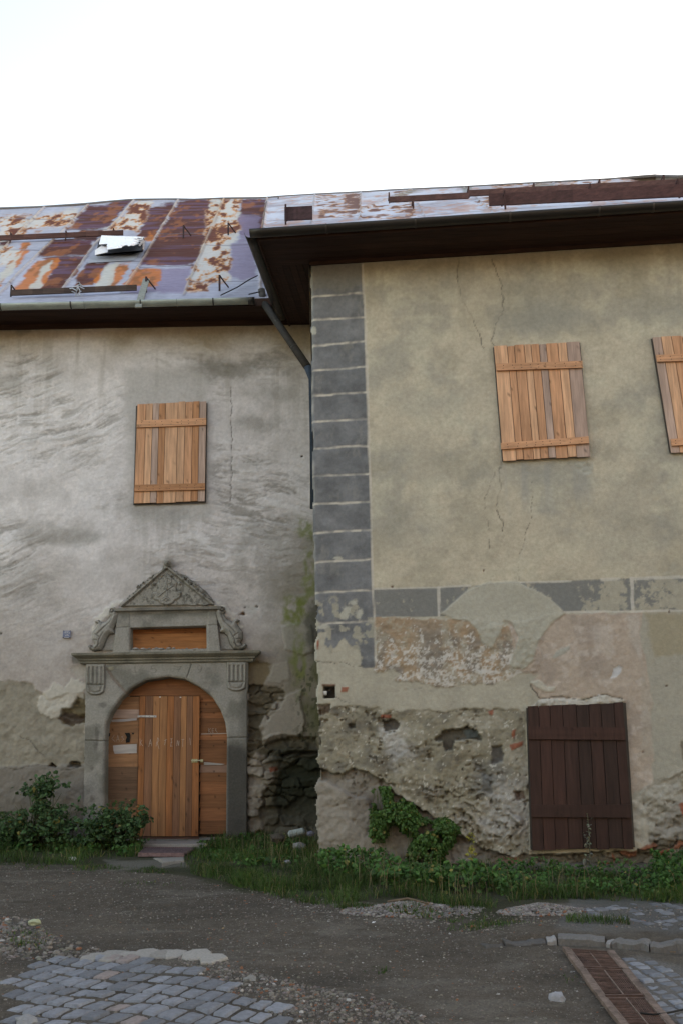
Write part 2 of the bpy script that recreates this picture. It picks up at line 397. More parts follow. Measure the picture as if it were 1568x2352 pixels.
def rock(px, py, s, c, name='stone', label=None, sq=(1, 1, .6), cat='stone', group=None, dz=0.25):
    g = gpt(px, py); V = IV.copy()
    import itertools
    # one subdivision
    vs = [v for v in V]; F2 = []; mid = {}
    def m_(a, b):
        k = (min(a, b), max(a, b))
        if k not in mid: p = vs[a]+vs[b]; vs.append(p/np.linalg.norm(p)); mid[k] = len(vs)-1
        return mid[k]
    for a, b, d in IF:
        x, y, z = m_(a, b), m_(b, d), m_(d, a); F2 += [(a, x, z), (b, y, x), (d, z, y), (x, y, z)]
    V = np.array(vs); V = V*(1+.35*(rng.random((len(V), 1))-.5)); V = V*np.array(sq)*s
    a = random.random()*3; V = np.stack([V[:, 0]*math.cos(a)-V[:, 1]*math.sin(a), V[:, 0]*math.sin(a)+V[:, 1]*math.cos(a), V[:, 2]], -1)
    z = float(gz(g[0], g[1])); V = V+[g[0], g[1], z+s*sq[2]*dz]
    o = mesh_np(name, V, np.array(F2), c, M_PEB, smooth=False)
    if label: tag(o, label, cat, group)
    return o
rock(1279, 2296, .06, (.30, .31, .34), label='pointed grey stone lying alone left of the drain', sq=(.6, 1, .8))
rock(166, 1976, .055, (.55, .55, .55), label='white rounded stone in the grass below the tall shrub')
rock(60, 2347, .10, (.24, .24, .24), label='flat pale stone at the bottom edge of the cobbles', sq=(1.3, .7, .3))
rock(575, 2255, .05, (.20, .20, .19), label='grey rounded stone beyond the cobble edge')
rock(80, 2123, .06, (.36, .38, .25), label='pale yellowish stone in the rubble at the left')
rock(510, 2262, .03, (.7, .7, .7), name='paper_scrap', label='white paper scrap beside the cobbles', cat='litter', sq=(1.2, .8, .3))
rock(1314, 2165, .02, (.7, .7, .7), name='paper_scrap', label='white paper scrap on the kerb', cat='litter', sq=(1.2, .8, .3)) if False else None
rock(695, 1960, .05, (.5, .5, .5), label='white stone in the weeds below the dark corner')
rock(660, 1986, .045, (.28, .28, .29), label='grey stone in the grass left of the house corner')
rock(1085, 2265-135, .022, (.30, .12, .07), name='brick_chip', label='orange brick chip between the gravel heaps', cat='rubble')
rock(858, 2123, .02, (.75, .75, .75), name='paper_scrap', label='tiny white paper scrap below the wide gravel heap', cat='litter', sq=(1.3, .8, .3))

# cobbles -----------------------------------------------------------
def cobbles(name, poly, size, ang, colf, keep=1.0, zoff=.012, bury=0, yf=.92):
    p = np.array(poly, float); g = gpt(p[:, 0], p[:, 1])[:, :2]; c0 = g.mean(0); rad = np.abs(g-c0).max()*1.6
    nn = int(rad/size)+2; a = R(ang); mb = MB(); ca, sa = math.cos(a), math.sin(a)
    Vs = []; Fs = []; Cs = []; k = 0
    jit = {}
    def corner(i, j):
        if (i, j) not in jit:
            x = (i+.5*0)*size; y = j*size*yf+.3*size*math.sin(i*.5)
            x += size*.26*(random.random()-.5)+.5*size*(j % 2)*0; y += size*.26*(random.random()-.5)
            jit[i, j] = np.array([c0[0]+x*ca-y*sa, c0[1]+x*sa+y*ca])
        return jit[i, j]
    for i in range(-nn, nn):
        for j in range(-nn, nn):
            q = np.array([corner(i, j), corner(i+1, j), corner(i+1, j+1), corner(i, j+1)]); m = q.mean(0)
            if sdpoly(np.array([m[0]]), np.array([m[1]]), g)[0] < .03*(random.random()-.3): continue
            if random.random() > keep: continue
            sh = .92-.18*random.random()**2; n_ = 5
            # superellipse top grid
            tz = .008*(random.random()-.5); tl = (random.random()-.5)*.05, (random.random()-.5)*.05
            grid = np.linspace(-1, 1, n_*2+1); S, T = np.meshgrid(grid, grid)
            rr = (np.abs(S)**9+np.abs(T)**9)**(1/9)
            S2 = np.sign(S)*np.abs(S)**.8; T2 = np.sign(T)*np.abs(T)**.8
            f = .5+.5*S2*sh; e = .5+.5*T2*sh
            XY = (1-f)[..., None]*(1-e)[..., None]*q[0]+f[..., None]*(1-e)[..., None]*q[1]+f[..., None]*e[..., None]*q[2]+(1-f)[..., None]*e[..., None]*q[3]
            cr = np.clip(rr, 0, 1.2)
            hgt = zoff+.004+.008*(1-cr**4)+.003*fbm(XY[..., 0]*25, XY[..., 1]*25, 9, 3)-.05*sst(.86, 1.0, np.maximum(np.abs(S), np.abs(T))) - .02*sst(.95, 1.12, rr)
            Z = gbase(XY[..., 0], XY[..., 1]) + gz(m[0], m[1]) - gbase(m[0], m[1]) + hgt + tz + tl[0]*S*size*.5+tl[1]*T*size*.5 - bury*random.random()
            V = np.concatenate([XY, Z[..., None]], -1).reshape(-1, 3)
            mm = n_*2+1; id_ = np.arange(mm*mm).reshape(mm, mm)+k
            Fs.append(np.stack([id_[:-1, :-1], id_[:-1, 1:], id_[1:, 1:], id_[1:, :-1]], -1).reshape(-1, 4)); k += mm*mm
            col = np.array(colf())*(1+.12*fbm(V[:, 0]*30, V[:, 1]*30, 3, 3)[:, None])
            Vs.append(V); Cs.append(np.concatenate([col, np.full((len(col), 1), random.random())], 1))
    return mesh_np(name, np.concatenate(Vs), np.concatenate(Fs), np.concatenate(Cs), M_COBBLE)
def cc():
    t = random.random(); b = np.array([.175, .187, .21])*(.66+.6*t)
    if random.random() < .06: b = np.array([.24, .20, .19])
    return b
tag(cobbles('cobbled_road', [(60, 2222), (105, 2196), (230, 2190), (330, 2205), (430, 2230), (540, 2270), (640, 2310), (700, 2360), (720, 2440), (-60, 2440), (10, 2340), (30, 2270), (15, 2255)], .148, -27, cc, zoff=.003, yf=1.5), kind='structure')
tag(cobbles('cobbled_pavement', [(1330, 2095), (1430, 2075), (1750, 2090), (1750, 2165), (1480, 2158), (1420, 2140)], .13, 20, lambda: np.array([.16, .17, .19])*(.7+.5*random.random()), .8, 0.0, .02), kind='structure')
tag(cobbles('cobbled_gutter', [(1415, 2203), (1500, 2200), (1620, 2260), (1760, 2440), (1600, 2440)], .13, 8, lambda: np.array([.18, .195, .22])*(.65+.6*random.random()), .9, 0.004, .014), kind='structure')
# light broken edging stones along the cobbles
mb = []
for (px, py, s_) in [(205, 2198, .10), (262, 2188, .14), (300, 2192, .10), (335, 2190, .14), (372, 2194, .12), (402, 2196, .12), (452, 2200, .15), (485, 2210, .13), (255, 2200, .09), (224, 2191, .09)]:
    g = gpt(px, py); s_ *= .78; k = 9; V = []; z0 = float(gz(g[0], g[1]))
    ang = np.sort(rng.random(k)*.5+np.arange(k)*6.283/k); rr = s_*(.85+.65*rng.random(k))
    ring = np.column_stack([g[0]+rr*np.cos(ang)*.95, g[1]+rr*np.sin(ang)*1.25])
    m_ = MB()
    def R_(f, dz): return [[g[0]+(x-g[0])*f, g[1]+(y-g[1])*f, gbase(x, y)+z0-gbase(g[0], g[1])+dz] for x, y in ring]
    V = R_(1.03, -.04)+R_(1, .006)+R_(.93, .016)+[[g[0], g[1], z0+.020]]
    F = [[i, (i+1) % k, k+(i+1) % k, k+i] for i in range(k)]+[[k+i, k+(i+1) % k, 2*k+(i+1) % k, 2*k+i] for i in range(k)]+[[2*k+i, 2*k+(i+1) % k, 3*k] for i in range(k)]
    mb.append((V, F))
m_ = MB()
for V, F in mb: m_.add(V, F, np.array([.27, .255, .235])*(.85+.3*random.random()))
tag(m_.build('cobble_edging', M_PEB), kind='structure')

# kerb stones
def kerb_stone(p0, p1, w, h, c):
    a = gpt(*p0); b = gpt(*p1); k = 14; V = []; d = (b-a)[:2]; L_ = np.linalg.norm(d); d /= L_; nrm = np.array([-d[1], d[0]])
    for i in range(k+1):
        t = i/k; e = min(1, .45+min(t, 1-t)*9)
        p = a[:2]+d*L_*t; j = .022*fbm(np.array([p[0]*9]), np.array([.3]), 31, 3)[0]; top = h*(.85+.15*e)+j
        z = float(gbase(p[0], p[1]))
        for (o_, zz) in ((-.0+j, -.06), (-.0+j*1.5, top-.02), (.02+j, top), (w-.01, top+.004), (w, -.06)):
            V.append([p[0]+nrm[0]*o_, p[1]+nrm[1]*o_, z+zz])
    F = [[i*5+j, i*5+j+1, i*5+j+6, i*5+j+5] for i in range(k) for j in range(4)]+[[0, 1, 2, 3, 4], [k*5+4, k*5+3, k*5+2, k*5+1, k*5]]
    return V, F, c
m_ = MB()
for a, b, h, c in [((1120, 2184), (1160, 2178), .02, .08), ((1162, 2178), (1253, 2172), .05, .09), ((1256, 2172), (1278, 2172), .055, .28), ((1281, 2172), (1389, 2176), .075, .15), ((1392, 2176), (1402, 2178), .06, .25), ((1405, 2178), (1490, 2187), .07, .15), ((1493, 2187), (1600, 2193), .07, .14), ((1603, 2193), (1780, 2205), .07, .17)]:
    V, F, c = kerb_stone(a, b, .13, h, (c, c*.97, c*.95)); m_.add(V, F, c)
tag(m_.build('kerb', M_PEB, smooth=False), kind='structure')

# drain ------------------------------------------------------------
dr = root('drain_cover', gpt(1400, 2300)); tag(dr, 'long rusty drain grating in a steel frame crossing the road to the kerb', 'drain')
A0, A1 = gpt(1291, 2186), gpt(1409, 2192); B0, B1 = gpt(1415, 2352), gpt(1541, 2352)
ext = 1.5
B0 = A0+(B0-A0)*ext; B1 = A1+(B1-A1)*ext
def dq(u, v, dz=0.0):
    p = (A0*(1-u)+A1*u)*(1-v)+(B0*(1-u)+B1*u)*v; return [p[0], p[1], float(gz(p[0], p[1], False))+.02+dz]
def dbox(m, u0, u1, v0, v1, z0, z1, c):
    m.hexa([dq(u0, v0, z0), dq(u1, v0, z0), dq(u1, v1, z0), dq(u0, v1, z0), dq(u0, v0, z1), dq(u1, v0, z1), dq(u1, v1, z1), dq(u0, v1, z1)], c)
rust = (.105, .064, .052); rust2 = (.165, .12, .10)
m_ = MB()
for u0, u1 in ((-.0, .13), (.87, 1.0)):
    m_ = MB()
    for k in range(24): dbox(m_, u0, u1, k/24, (k+1)/24, -.05, .012, np.array(rust2)*(.8+.35*random.random()))
    m_.build('frame_rail', M_IRON, dr)
m_ = MB(); dbox(m_, .0, 1, 0, 1, -.14, -.03, (.01, .01, .01)); m_.build('channel', M_IRON, dr)
vb = [0, .215, .475, .74, 1.0]
for k in range(4):
    m_ = MB(); v0, v1 = vb[k]+.006, vb[k+1]-.006
    for u in (.135, .49, .845): dbox(m_, u, u+.025, v0, v1, -.03, .008, rust2)
    dbox(m_, .13, .87, v0, v0+.008, -.03, .008, rust); dbox(m_, .13, .87, v1-.008, v1, -.03, .008, rust)
    for i in range(18):
        u = .16+.70*i/18; dbox(m_, u, u+.012, v0, v1, -.028, .0, np.array(rust)*(.7+.5*random.random()))
    nb = int((v1-v0)*86)
    for i in range(nb):
        v = v0+(v1-v0)*(i+.5)/nb; dbox(m_, .135, .865, v, v+.0045, -.026, .004, np.array(rust)*(.7+.6*random.random()))
    m_.build('grate', M_IRON, dr)
# loose cable over the drain's foot
g0 = [gpt(x, y)+[0, 0, .03] for x, y in ((1470, 2338), (1500, 2342), (1530, 2339), (1560, 2332), (1600, 2326), (1660, 2322))]
m_ = MB(); m_.tube(g0, .006, (.02, .02, .02), 6); tag(m_.build('cable', M_IRON), 'thin black cable lying over the drain', 'cable')

# ================================================================== HOUSES (roots)
LH = root('plastered_house', (-3, LD, .45)); tag(LH, 'grey plastered house with carved stone doorway and rusting sheet roof', 'house')
RH = root('corner_house', (float(RW.o[0])+3, 13.0, .3)); tag(RH, 'ochre plastered house with painted grey corner blocks and crumbling base', 'house')
ZL = float(LW.uz(350, 741)[1]); ZR = float(RW.uz(712, 606)[1])

# ------------------------------------------------------------------ left wall
ARCH = [(241, 1930), (243, 1698), (246, 1662), (256, 1639), (277, 1607), (303, 1581), (336, 1563), (389, 1554), (427, 1560), (459, 1576), (489, 1600), (508, 1630), (519, 1659), (523, 1690), (521, 1930)]
TRANSOM = [(302, 1443), (476, 1438), (477, 1491), (302, 1494)]
def left_wall(p):
    X, Y, U, Z = p.X, p.Y, p.U, p.Z
    col = np.zeros(X.shape+(3,))+(.56, .53, .53)+.07*(sst(330, 230, X+40*fbm(U, Z, 91, 3))*sst(820, 880, Y)*sst(1500, 1250, Y))[..., None]
    h = .012*fbm(U*.9, Z*.9, 1, 3)+.004*fbm(U*5, Z*5, 2, 4)
    n1 = fbm(U*1.6, Z*1.6, 3, 5); col = mix(col, (.38, .36, .35), np.clip(n1*.9, 0, 1)*.8); col = mix(col, (.60, .58, .59), np.clip(-n1, 0, 1)*.7)
    # brown dust where damp rises and under the eaves
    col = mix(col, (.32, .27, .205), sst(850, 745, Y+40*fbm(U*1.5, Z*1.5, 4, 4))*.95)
    col = mix(col, (.29, .245, .21), sst(1230, 1600, Y+90*fbm(U*1.1, Z*1.1, 5, 4))*.75)
    g1 = fbm(U*6, Z*7, 81, 5, .65); g2 = fbm(U*22, Z*24, 82, 4, .7); col *= (1+.10*g1+.09*g2)[..., None]
    run = fbm(U*7, Z*.55, 83, 4, .6); col = mix(col, (.27, .245, .21), sst(.1, .6, run)*sst(1250, 760, Y)*.35); col = mix(col, (.30, .28, .25), sst(.2, .7, run)*sst(1150, 1190, Y)*sst(1420, 1200, Y)*sst(290, 320, X)*sst(490, 460, X)*.4)
    # trowel streaks, leaning up to the right on the left half, flatter elsewhere
    a = R(18); Ur = U*math.cos(a)+Z*math.sin(a); Zr = -U*math.sin(a)+Z*math.cos(a)
    warp = .10*fbm(U*1.2, Z*1.2, 6, 3)
    s1 = fbm(Ur*1.6, (Zr+warp)*9, 7, 5, .6)
    Ur2 = U*math.cos(R(-8))+Z*math.sin(R(-8)); Zr2 = -U*math.sin(R(-8))+Z*math.cos(R(-8))
    s2 = fbm(Ur2*1.8, (Zr2+warp)*8, 8, 5, .6)
    s = s1*sst(420, 250, X)+s2*(1-sst(420, 250, X)); s = s+.28*fbm(U*16, Z*30, 84, 4, .7)
    reg = np.clip(.55+.9*fbm(U*.8, Z*.9, 9, 3), 0, 1)*sst(1560, 1300, Y)*sst(760, 830, Y)
    smooth_ = p.poly([(288, 850), (480, 845), (490, 1195), (300, 1200)], 14, 10, 3)
    reg = reg*(1-.85*smooth_)
    dk = sst(.25, .75, s)*reg; col = mix(col, (.22, .205, .185), dk*.72); h += -.010*sst(.1, .5, s)*reg+.009*sst(-.1, -.5, s)*reg
    col = mix(col, (.64, .63, .635), sst(-.15, -.6, s)*reg*.5)
    col = mix(col, (.36, .35, .335), smooth_*.55)
    f3 = fbm(Ur*3.2, (Zr+warp)*24, 17, 4, .6)*sst(420, 250, X)+fbm(Ur2*3.2, (Zr2+warp)*22, 18, 4, .6)*(1-sst(420, 250, X)); col = mix(col, (.25, .23, .21), sst(.15, .6, f3)*reg*.5); h += -.005*sst(.1, .5, f3)*reg
    # stains
    for cx, cy, rx, ry, m in ((550, 850, 70, 22, .8), (585, 975, 40, 22, .55), (15, 880, 35, 20, .5), (330, 1170, 60, 24, .4), (480, 835, 60, 20, .35), (620, 1290, 50, 110, .55), (130, 1225, 70, 28, .45), (60, 757, 25, 10, .9), (650, 900, 60, 20, .4), (560, 1105, 30, 40, .25), (385, 1288, 14, 14, .7), (160, 1235, 60, 14, .4), (30, 1330, 60, 40, .3)):
        col = mix(col, (.17, .16, .135), p.ell(cx, cy, rx, ry, .7, 1.0, 4.5)*m*.85)
    # right strip beside the corner
    col = mix(col, (.20, .18, .145), sst(590, 690, X+30*fbm(U*2, Z*2, 31, 4))*sst(1150, 1330, Y)*.75); col = mix(col, (.15, .125, .09), sst(560, 600, X+10*fbm(U*2, Z*2, 36, 4))*sst(1440, 1600, Y+40*fbm(U*2, Z*2, 37, 4))*.6)
    # lower left: patchy render
    low = p.poly([(-400, 1575), (60, 1560), (110, 1600), (200, 1590), (200, 1980), (-400, 1980)], 3, 16, 3)
    col = mix(col, (.25, .225, .18), low*.92); h += -.015*low + .008*low*fbm(U*12, Z*12, 33, 4)+.016*low*steps(fbm(U*5, Z*6, 38, 5, .6), 4); col *= (1+.16*fbm(U*9, Z*9, 39, 5, .7)*low)[..., None]
    lowdk = p.poly([(-400, 1763), (210, 1758), (210, 2000), (-400, 2000)], 3, 5, 5)
    col = mix(col, (.185, .165, .145), lowdk*.9); h += .035*lowdk*(1-.2*fbm(U*3, Z*3, 34, 3))
    for pl_ in ([(84, 1612), (100, 1588), (128, 1570), (150, 1580), (165, 1558), (196, 1572), (196, 1622), (175, 1610), (140, 1645), (108, 1648), (88, 1635)],):
        m = p.poly(pl_, 2, 8, 9); col = mix(col, (.46, .43, .38), m*.9); h += .012*m
    m = p.poly([(134, 1650), (145, 1632), (166, 1628), (178, 1600), (197, 1606), (197, 1660), (170, 1668), (145, 1662)], 2, 6, 8)
    st = fbm(U*9, Z*14, 35, 4); col = mix(col, np.array((.13, .10, .055)), m*(.95)); col = mix(col, (.06, .04, .03), m*p.poly([(134, 1650), (150, 1636), (175, 1640), (195, 1650), (180, 1664), (150, 1664)], 2, 5)*.9)
    h += -.05*m+.03*m*st
    for pl_ in ([(155, 1762), (165, 1748), (183, 1752), (186, 1760)], [(110, 1760), (120, 1753), (130, 1762)]):
        m = p.poly(pl_, 1.5, 3, 12); h -= .10*m; col = mix(col, (.06, .05, .04), m*.7)
    for pl_ in ([(166, 1510), (182, 1500), (196, 1506), (196, 1528), (170, 1524)],):
        m = p.poly(pl_, 1.5, 3, 8); h -= .012*m; col = mix(col, (.2, .19, .17), m*.7)
    m = p.poly([(161, 1540), (168, 1530), (196, 1530), (196, 1555), (178, 1560)], 1.5, 3, 8); h -= .006*m; col = mix(col, (.36, .34, .3), m*.5)
    # white broken plaster around the carved gable
    for pl_ in ([(218, 1424), (240, 1402), (272, 1378), (284, 1383), (258, 1412), (236, 1432), (224, 1455), (210, 1470)], [(492, 1378), (508, 1378), (530, 1400), (552, 1420), (562, 1450), (552, 1448), (534, 1425), (512, 1412), (500, 1400)]):
        m = p.poly(pl_, 1.5, 6, 12); col = mix(col, (.56, .54, .49), m*.85*np.clip(.6+fbm(U*20, Z*20, 41, 3), 0, 1)); h += .018*m
    # right of the doorway
    m = p.poly([(566, 1520), (590, 1515), (624, 1524), (620, 1555), (600, 1580), (566, 1590)], 2, 6, 8); col = mix(col, (.165, .125, .075), m*.9); h -= .03*m
    m = p.poly([(650, 1440), (664, 1432), (716, 1434), (722, 1500), (690, 1506), (655, 1490)], 2, 4, 8); col = mix(col, (.25, .235, .20), m*.7); h += .022*m
    m = p.poly([(616, 1530), (660, 1520), (668, 1560), (640, 1570), (618, 1565)], 2, 5, 8); col = mix(col, (.27, .245, .21), m*.7); h += .01*m
    rub = p.poly([(566, 1575), (600, 1572), (650, 1575), (655, 1595), (636, 1640), (600, 1670), (610, 1705), (660, 1688), (730, 1690), (760, 1990), (560, 1990)], 3, 9, 6)
    ed, idv, tl = stones(U*3.4+.22*fbm(U*6, Z*6, 51, 3), Z*7.5+.22*fbm(U*5, Z*5, 57, 3), 52)
    stn = sst(.04, .11, ed+.05*fbm(U*18, Z*18, 58, 3))*(idv > .22)
    sc_ = np.stack([.055+.08*idv, .045+.062*idv, .03+.042*idv], -1)*(1+.3*fbm(U*14, Z*18, 59, 4))[..., None]
    rc = sc_*stn[..., None]+np.array((.12, .105, .082))*(1-stn)[..., None]
    col = col*(1-rub[..., None])+rc*rub[..., None]
    h += rub*(-.08+stn*(.03+.05*idv+.09*tl)+.016*steps(fbm(U*12, Z*14, 53, 4), 3))
    m = p.poly([(567, 1770), (590, 1730), (640, 1745), (636, 1790), (600, 1820), (604, 1905), (566, 1920)], 3, 9, 7); col = mix(col, (.27, .235, .20), m*.85); h += m*(.045+.012*fbm(U*16, Z*16, 54, 4))
    m = p.poly([(600, 1665), (640, 1600), (690, 1590), (700, 1690), (650, 1690), (608, 1700)], 3, 8, 7); col = mix(col, (.27, .24, .205), m*.8); h += m*.035
    m = p.poly([(619, 1763), (636, 1759), (638, 1771), (620, 1774)], 1, 1, 8); col = mix(col, (.28, .08, .045), m)
    nook_shade = sst(590, 650, X+20*fbm(U*3, Z*3, 66, 3))*sst(1690, 1740, Y+15*fbm(U*3, Z*3, 67, 3)); col = mix(col, (.028, .03, .02), nook_shade*.75)  # shade of the nook painted into the rubble colour
    # shallow hollow at the foot of the corner, its deep shade painted near black
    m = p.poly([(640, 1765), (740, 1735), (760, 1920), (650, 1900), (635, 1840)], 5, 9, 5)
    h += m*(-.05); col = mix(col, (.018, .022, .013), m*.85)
    led = p.line([(560, 1712), (640, 1690), (660, 1722), (735, 1722)], 5, 4, 4); h += .03*led
    m = p.line([(650, 1735), (690, 1728), (740, 1729)], 4, 2, 3); h -= .07*m; col = mix(col, (.02, .02, .02), m*.6)
    # moss
    ms = np.clip(sst(688, 722, X+26*fbm(U*3, Z*1.6, 61, 4))*sst(1165, 1260, Y)*sst(1740, 1640, Y), 0, 1)*np.clip(.55+1.1*fbm(U*7, Z*3.5, 62, 4), 0, 1)
    col = mix(col, (.075, .08, .03), ms*.85)
    for cx, cy, rx, ry in ((700, 1215, 20, 26), (690, 1405, 34, 34), (712, 1310, 14, 70), (690, 1540, 16, 60), (676, 1395, 20, 30)):
        m = p.ell(cx, cy, rx, ry, .5, .8, 6); col = mix(col, (.13, .155, .035), m*.7*np.clip(.5+1.2*fbm(U*14, Z*9, 68, 4), 0, 1))
    blk = p.ell(722, 1440, 18, 60, .5, .6, 7); col = mix(col, (.04, .04, .03), blk*.7)
    sp = (fbm(U*26, Z*14, 63, 3) > .35)*sst(660, 700, X)*sst(1500, 1560, Y)*sst(1720, 1690, Y); col = mix(col, (.05, .055, .03), sp*.7)
    # cracks, holes
    for cr in ([(527, 885), (532, 900), (530, 960), (533, 1030), (530, 1150)], [(0, 1765), (40, 1768), (90, 1756), (150, 1768), (200, 1760)], [(45, 1690), (70, 1700), (90, 1725), (105, 1738)], [(140, 1645), (180, 1655), (196, 1652)]):
        m = p.line(cr, .9, .8, 4); col = mix(col, (.10, .09, .08), m*.8); h -= .012*m
    for cx, cy, r in ((2, 1455, 2.5), (560, 1410, 3), (563, 1395, 2), (590, 1393, 3), (694, 1048, 2.5), (181, 1508, 2)):
        m = p.ell(cx, cy, r, r, .4, .1); col = mix(col, (.05, .04, .035), m); h -= .02*m
    m = p.poly([(548, 1412), (560, 1404), (564, 1412)], 1, 1); h -= .03*m; col = mix(col, (.12, .07, .04), m)
    m = p.poly([(566, 1390), (590, 1392), (590, 1410), (566, 1410)], 1.5, 1); col = mix(col, (.42, .41, .39), m*.6)
    # splash dirt near the ground
    col = mix(col, (.12, .105, .085), sst(1800, 1930, Y+20*fbm(U*2, Z*2, 70, 3))*.6)
    keep = ~((sdpoly(X, Y, ARCH) > -6) | (sdpoly(X, Y, TRANSOM) > -6))
    return h, col, keep
us = np.arange(float(LW.uz(-170, 1200)[0]), float(LW.uz(800, 1200)[0])+1.2, .0155); zs = np.arange(.05, ZL+.06, .0155)
relief('wall', LW, us, zs, left_wall, M_PLASTER, LH)

# ------------------------------------------------------------------ right wall
def r5(*pts): return [(671+.5719*x, 1275+.5719*y) for x, y in pts]
def ry(x, pts): return np.interp(x, [q_[0] for q_ in pts], [q_[1] for q_ in pts])
JOINTS = [(682, 673), (736, 729), (795, 784), (852, 842), (909, 900), (970, 961), (1031, 1024), (1094, 1088), (1159, 1152), (1225, 1217), (1292, 1285), (1361, 1356), (1434, 1426)]
def right_wall(p):
    X, Y, U, Z = p.X, p.Y, p.U, p.Z
    col = np.zeros(X.shape+(3,))+(.45, .40, .315)
    h = .010*fbm(U*.8, Z*.8, 1, 3)+.003*fbm(U*6, Z*6, 2, 4)
    n1 = fbm(U*1.3, Z*1.5, 103, 5); col = mix(col, (.31, .295, .25), sst(-.15, .65, n1+.3*fbm(U*7, Z*7, 171, 4))*.75)
    n2 = fbm(U*2.6+3, Z*3.4, 104, 5); col = mix(col, (.50, .465, .365), sst(.0, .7, n2)*.55); col = mix(col, (.33, .30, .23), sst(.1, .7, -n2)*.5); col *= (1+.07*fbm(U*14, Z*14, 172, 4, .7)+.05*fbm(U*40, Z*40, 173, 3))[..., None]; run = fbm(U*6, Z*.5, 174, 4, .6); col = mix(col, (.27, .25, .20), sst(.15, .6, run)*sst(850, 600, Y)*.4); col = mix(col, (.33, .325, .30), sst(.0, .5, fbm(U*8, Z*.8, 175, 4))*sst(1055, 1070, Y)*sst(1230, 1090, Y)*sst(1150, 1170, X)*sst(1370, 1340, X)*.6)
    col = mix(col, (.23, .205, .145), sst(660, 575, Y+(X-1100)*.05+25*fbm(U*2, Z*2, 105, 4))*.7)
    for cx, cy, rx, ry_, m in ((1240, 735, 100, 28, .7), (1230, 1090, 90, 40, .55), (1000, 920, 90, 40, .4), (1130, 660, 200, 40, .25), (1440, 1200, 110, 90, .3), (940, 1200, 90, 60, .25), (1530, 720, 60, 30, .4), (960, 1060, 60, 50, .3)):
        col = mix(col, (.26, .255, .225), p.ell(cx, cy, rx, ry_, .8, .9, 3.5)*m)
    e1 = lambda pts, **k: p.poly(pts, **k)
    bx = 833+(Y-610)*.032                        # right edge of the painted corner blocks
    bx = np.where(Y > 700, 837+(Y-704)*.0295, bx)
    # rendered zones below the painted band ------------------------------------------------
    grey_right = p.poly([(1465, 1400), (1700, 1395), (1700, 1900), (1440, 1830)], 6, 6, 4); col = mix(col, (.33, .315, .27), grey_right*.85)
    och = p.poly([(1482, 1408), (1700, 1404), (1700, 1500), (1550, 1508), (1500, 1510)], 6, 8, 4); col = mix(col, (.31, .27, .19), och*.8)
    lay = p.poly([(700, 1425), (860, 1400), (860, 1372), (1290, 1372), (1466, 1395), (1466, 1640), (1208, 1660), (1200, 1640), (700, 1640)], 2, 3, 6)
    cream = np.array((.37, .345, .285))
    col = mix(col, cream, lay); col *= (1+.10*fbm(U*4, Z*4, 110, 4)*lay)[..., None]
    # orange-brown flaking coat
    fl = p.poly(r5((332, 245), (590, 262), (740, 250), (900, 300), (1000, 330), (990, 470), (905, 480), (860, 505), (780, 520), (700, 515), (640, 528), (560, 528), (500, 500), (440, 512), (395, 505), (425, 480), (405, 460), (335, 470)), soft=1.5, rag=6, sc=9)
    fc = np.zeros(col.shape)+(.34, .245, .165)
    fc = mix(fc, (.22, .19, .16), sst(-.3, .5, fbm(U*5, Z*5, 112, 4))*sst(1390, 1480, Y)); fc = mix(fc, (.35, .29, .22), sst(.0, .6, fbm(U*4, Z*4, 199, 4))*.6)
    fw = sst(.16, .42, .6*fbm(U*17, Z*17, 113, 4, .7)+.6*fbm(U*38, Z*40, 184, 3, .7)+.55*sst(1430, 1530, Y)-.25); fc = mix(fc, (.55, .53, .50), fw*.75)
    col = col*(1-fl[..., None])+fc*fl[..., None]; h += fl*(.010+.014*steps(fbm(U*12, Z*12, 114, 4, .7), 4)); lo_ = sst(.25, .4, fbm(U*6, Z*6, 185, 5, .7))*fl; col = mix(col, (.36, .34, .28), lo_*.5)
    # pink zone
    pk = p.poly(r5((870, 270), (1090, 235), (1400, 230), (1395, 320), (1415, 400), (1440, 560), (1445, 930), (1360, 960), (1325, 590), (1180, 575), (1000, 600), (955, 520), (990, 480), (900, 460)), soft=2, rag=5, sc=7)
    pc = np.zeros(col.shape)+(.395, .325, .27); pc = mix(pc, (.33, .275, .235), sst(-.1, .6, fbm(U*3.5, Z*3.5, 116, 4))*.9); pc = mix(pc, (.48, .42, .38), sst(.25, .6, fbm(U*9, Z*9, 117, 4))*.5)
    col = col*(1-pk[..., None])+pc*pk[..., None]; h += pk*(.005+.009*steps(fbm(U*6, Z*6, 118, 5, .6), 4)); col *= (1+.10*pk*fbm(U*22, Z*22, 186, 4, .7))[..., None]
    m = p.poly(r5((1400, 410), (1440, 560), (1450, 800), (1400, 820)), soft=5, rag=4); col = mix(col, (.36, .33, .28), m*.4)
    m = p.poly(r5((1345, 240), (1395, 240), (1395, 420), (1350, 330)), soft=5, rag=4); col = mix(col, (.45, .41, .37), m*.5)
    m = p.poly(r5((1205, 290), (1290, 280), (1290, 400), (1210, 400)), soft=6, rag=6); col = mix(col, (.47, .42, .38), m*.5)
    # grey smooth repair patch
    gp = p.poly(r5((595, 235), (660, 180), (700, 140), (790, 108), (900, 108), (1000, 150), (1060, 200), (1095, 235), (1040, 275), (985, 345), (960, 430), (925, 460), (885, 450), (872, 440), (885, 390), (905, 330), (880, 270), (850, 265), (840, 300), (800, 375), (760, 355), (740, 300), (700, 262), (640, 258)), soft=1.2, rag=2.2, sc=7)
    col = mix(col, (.37, .355, .30)+0*gp[..., None]*np.ones(3)+.03*fbm(U*3, Z*4, 196, 4)[..., None], gp); h += gp*.012+gp*.001
    m = p.poly(r5((1045, 415), (1060, 385), (1110, 365), (1112, 380), (1060, 410)), soft=1, rag=2); col = mix(col, (.35, .34, .30), m); h += .004*m
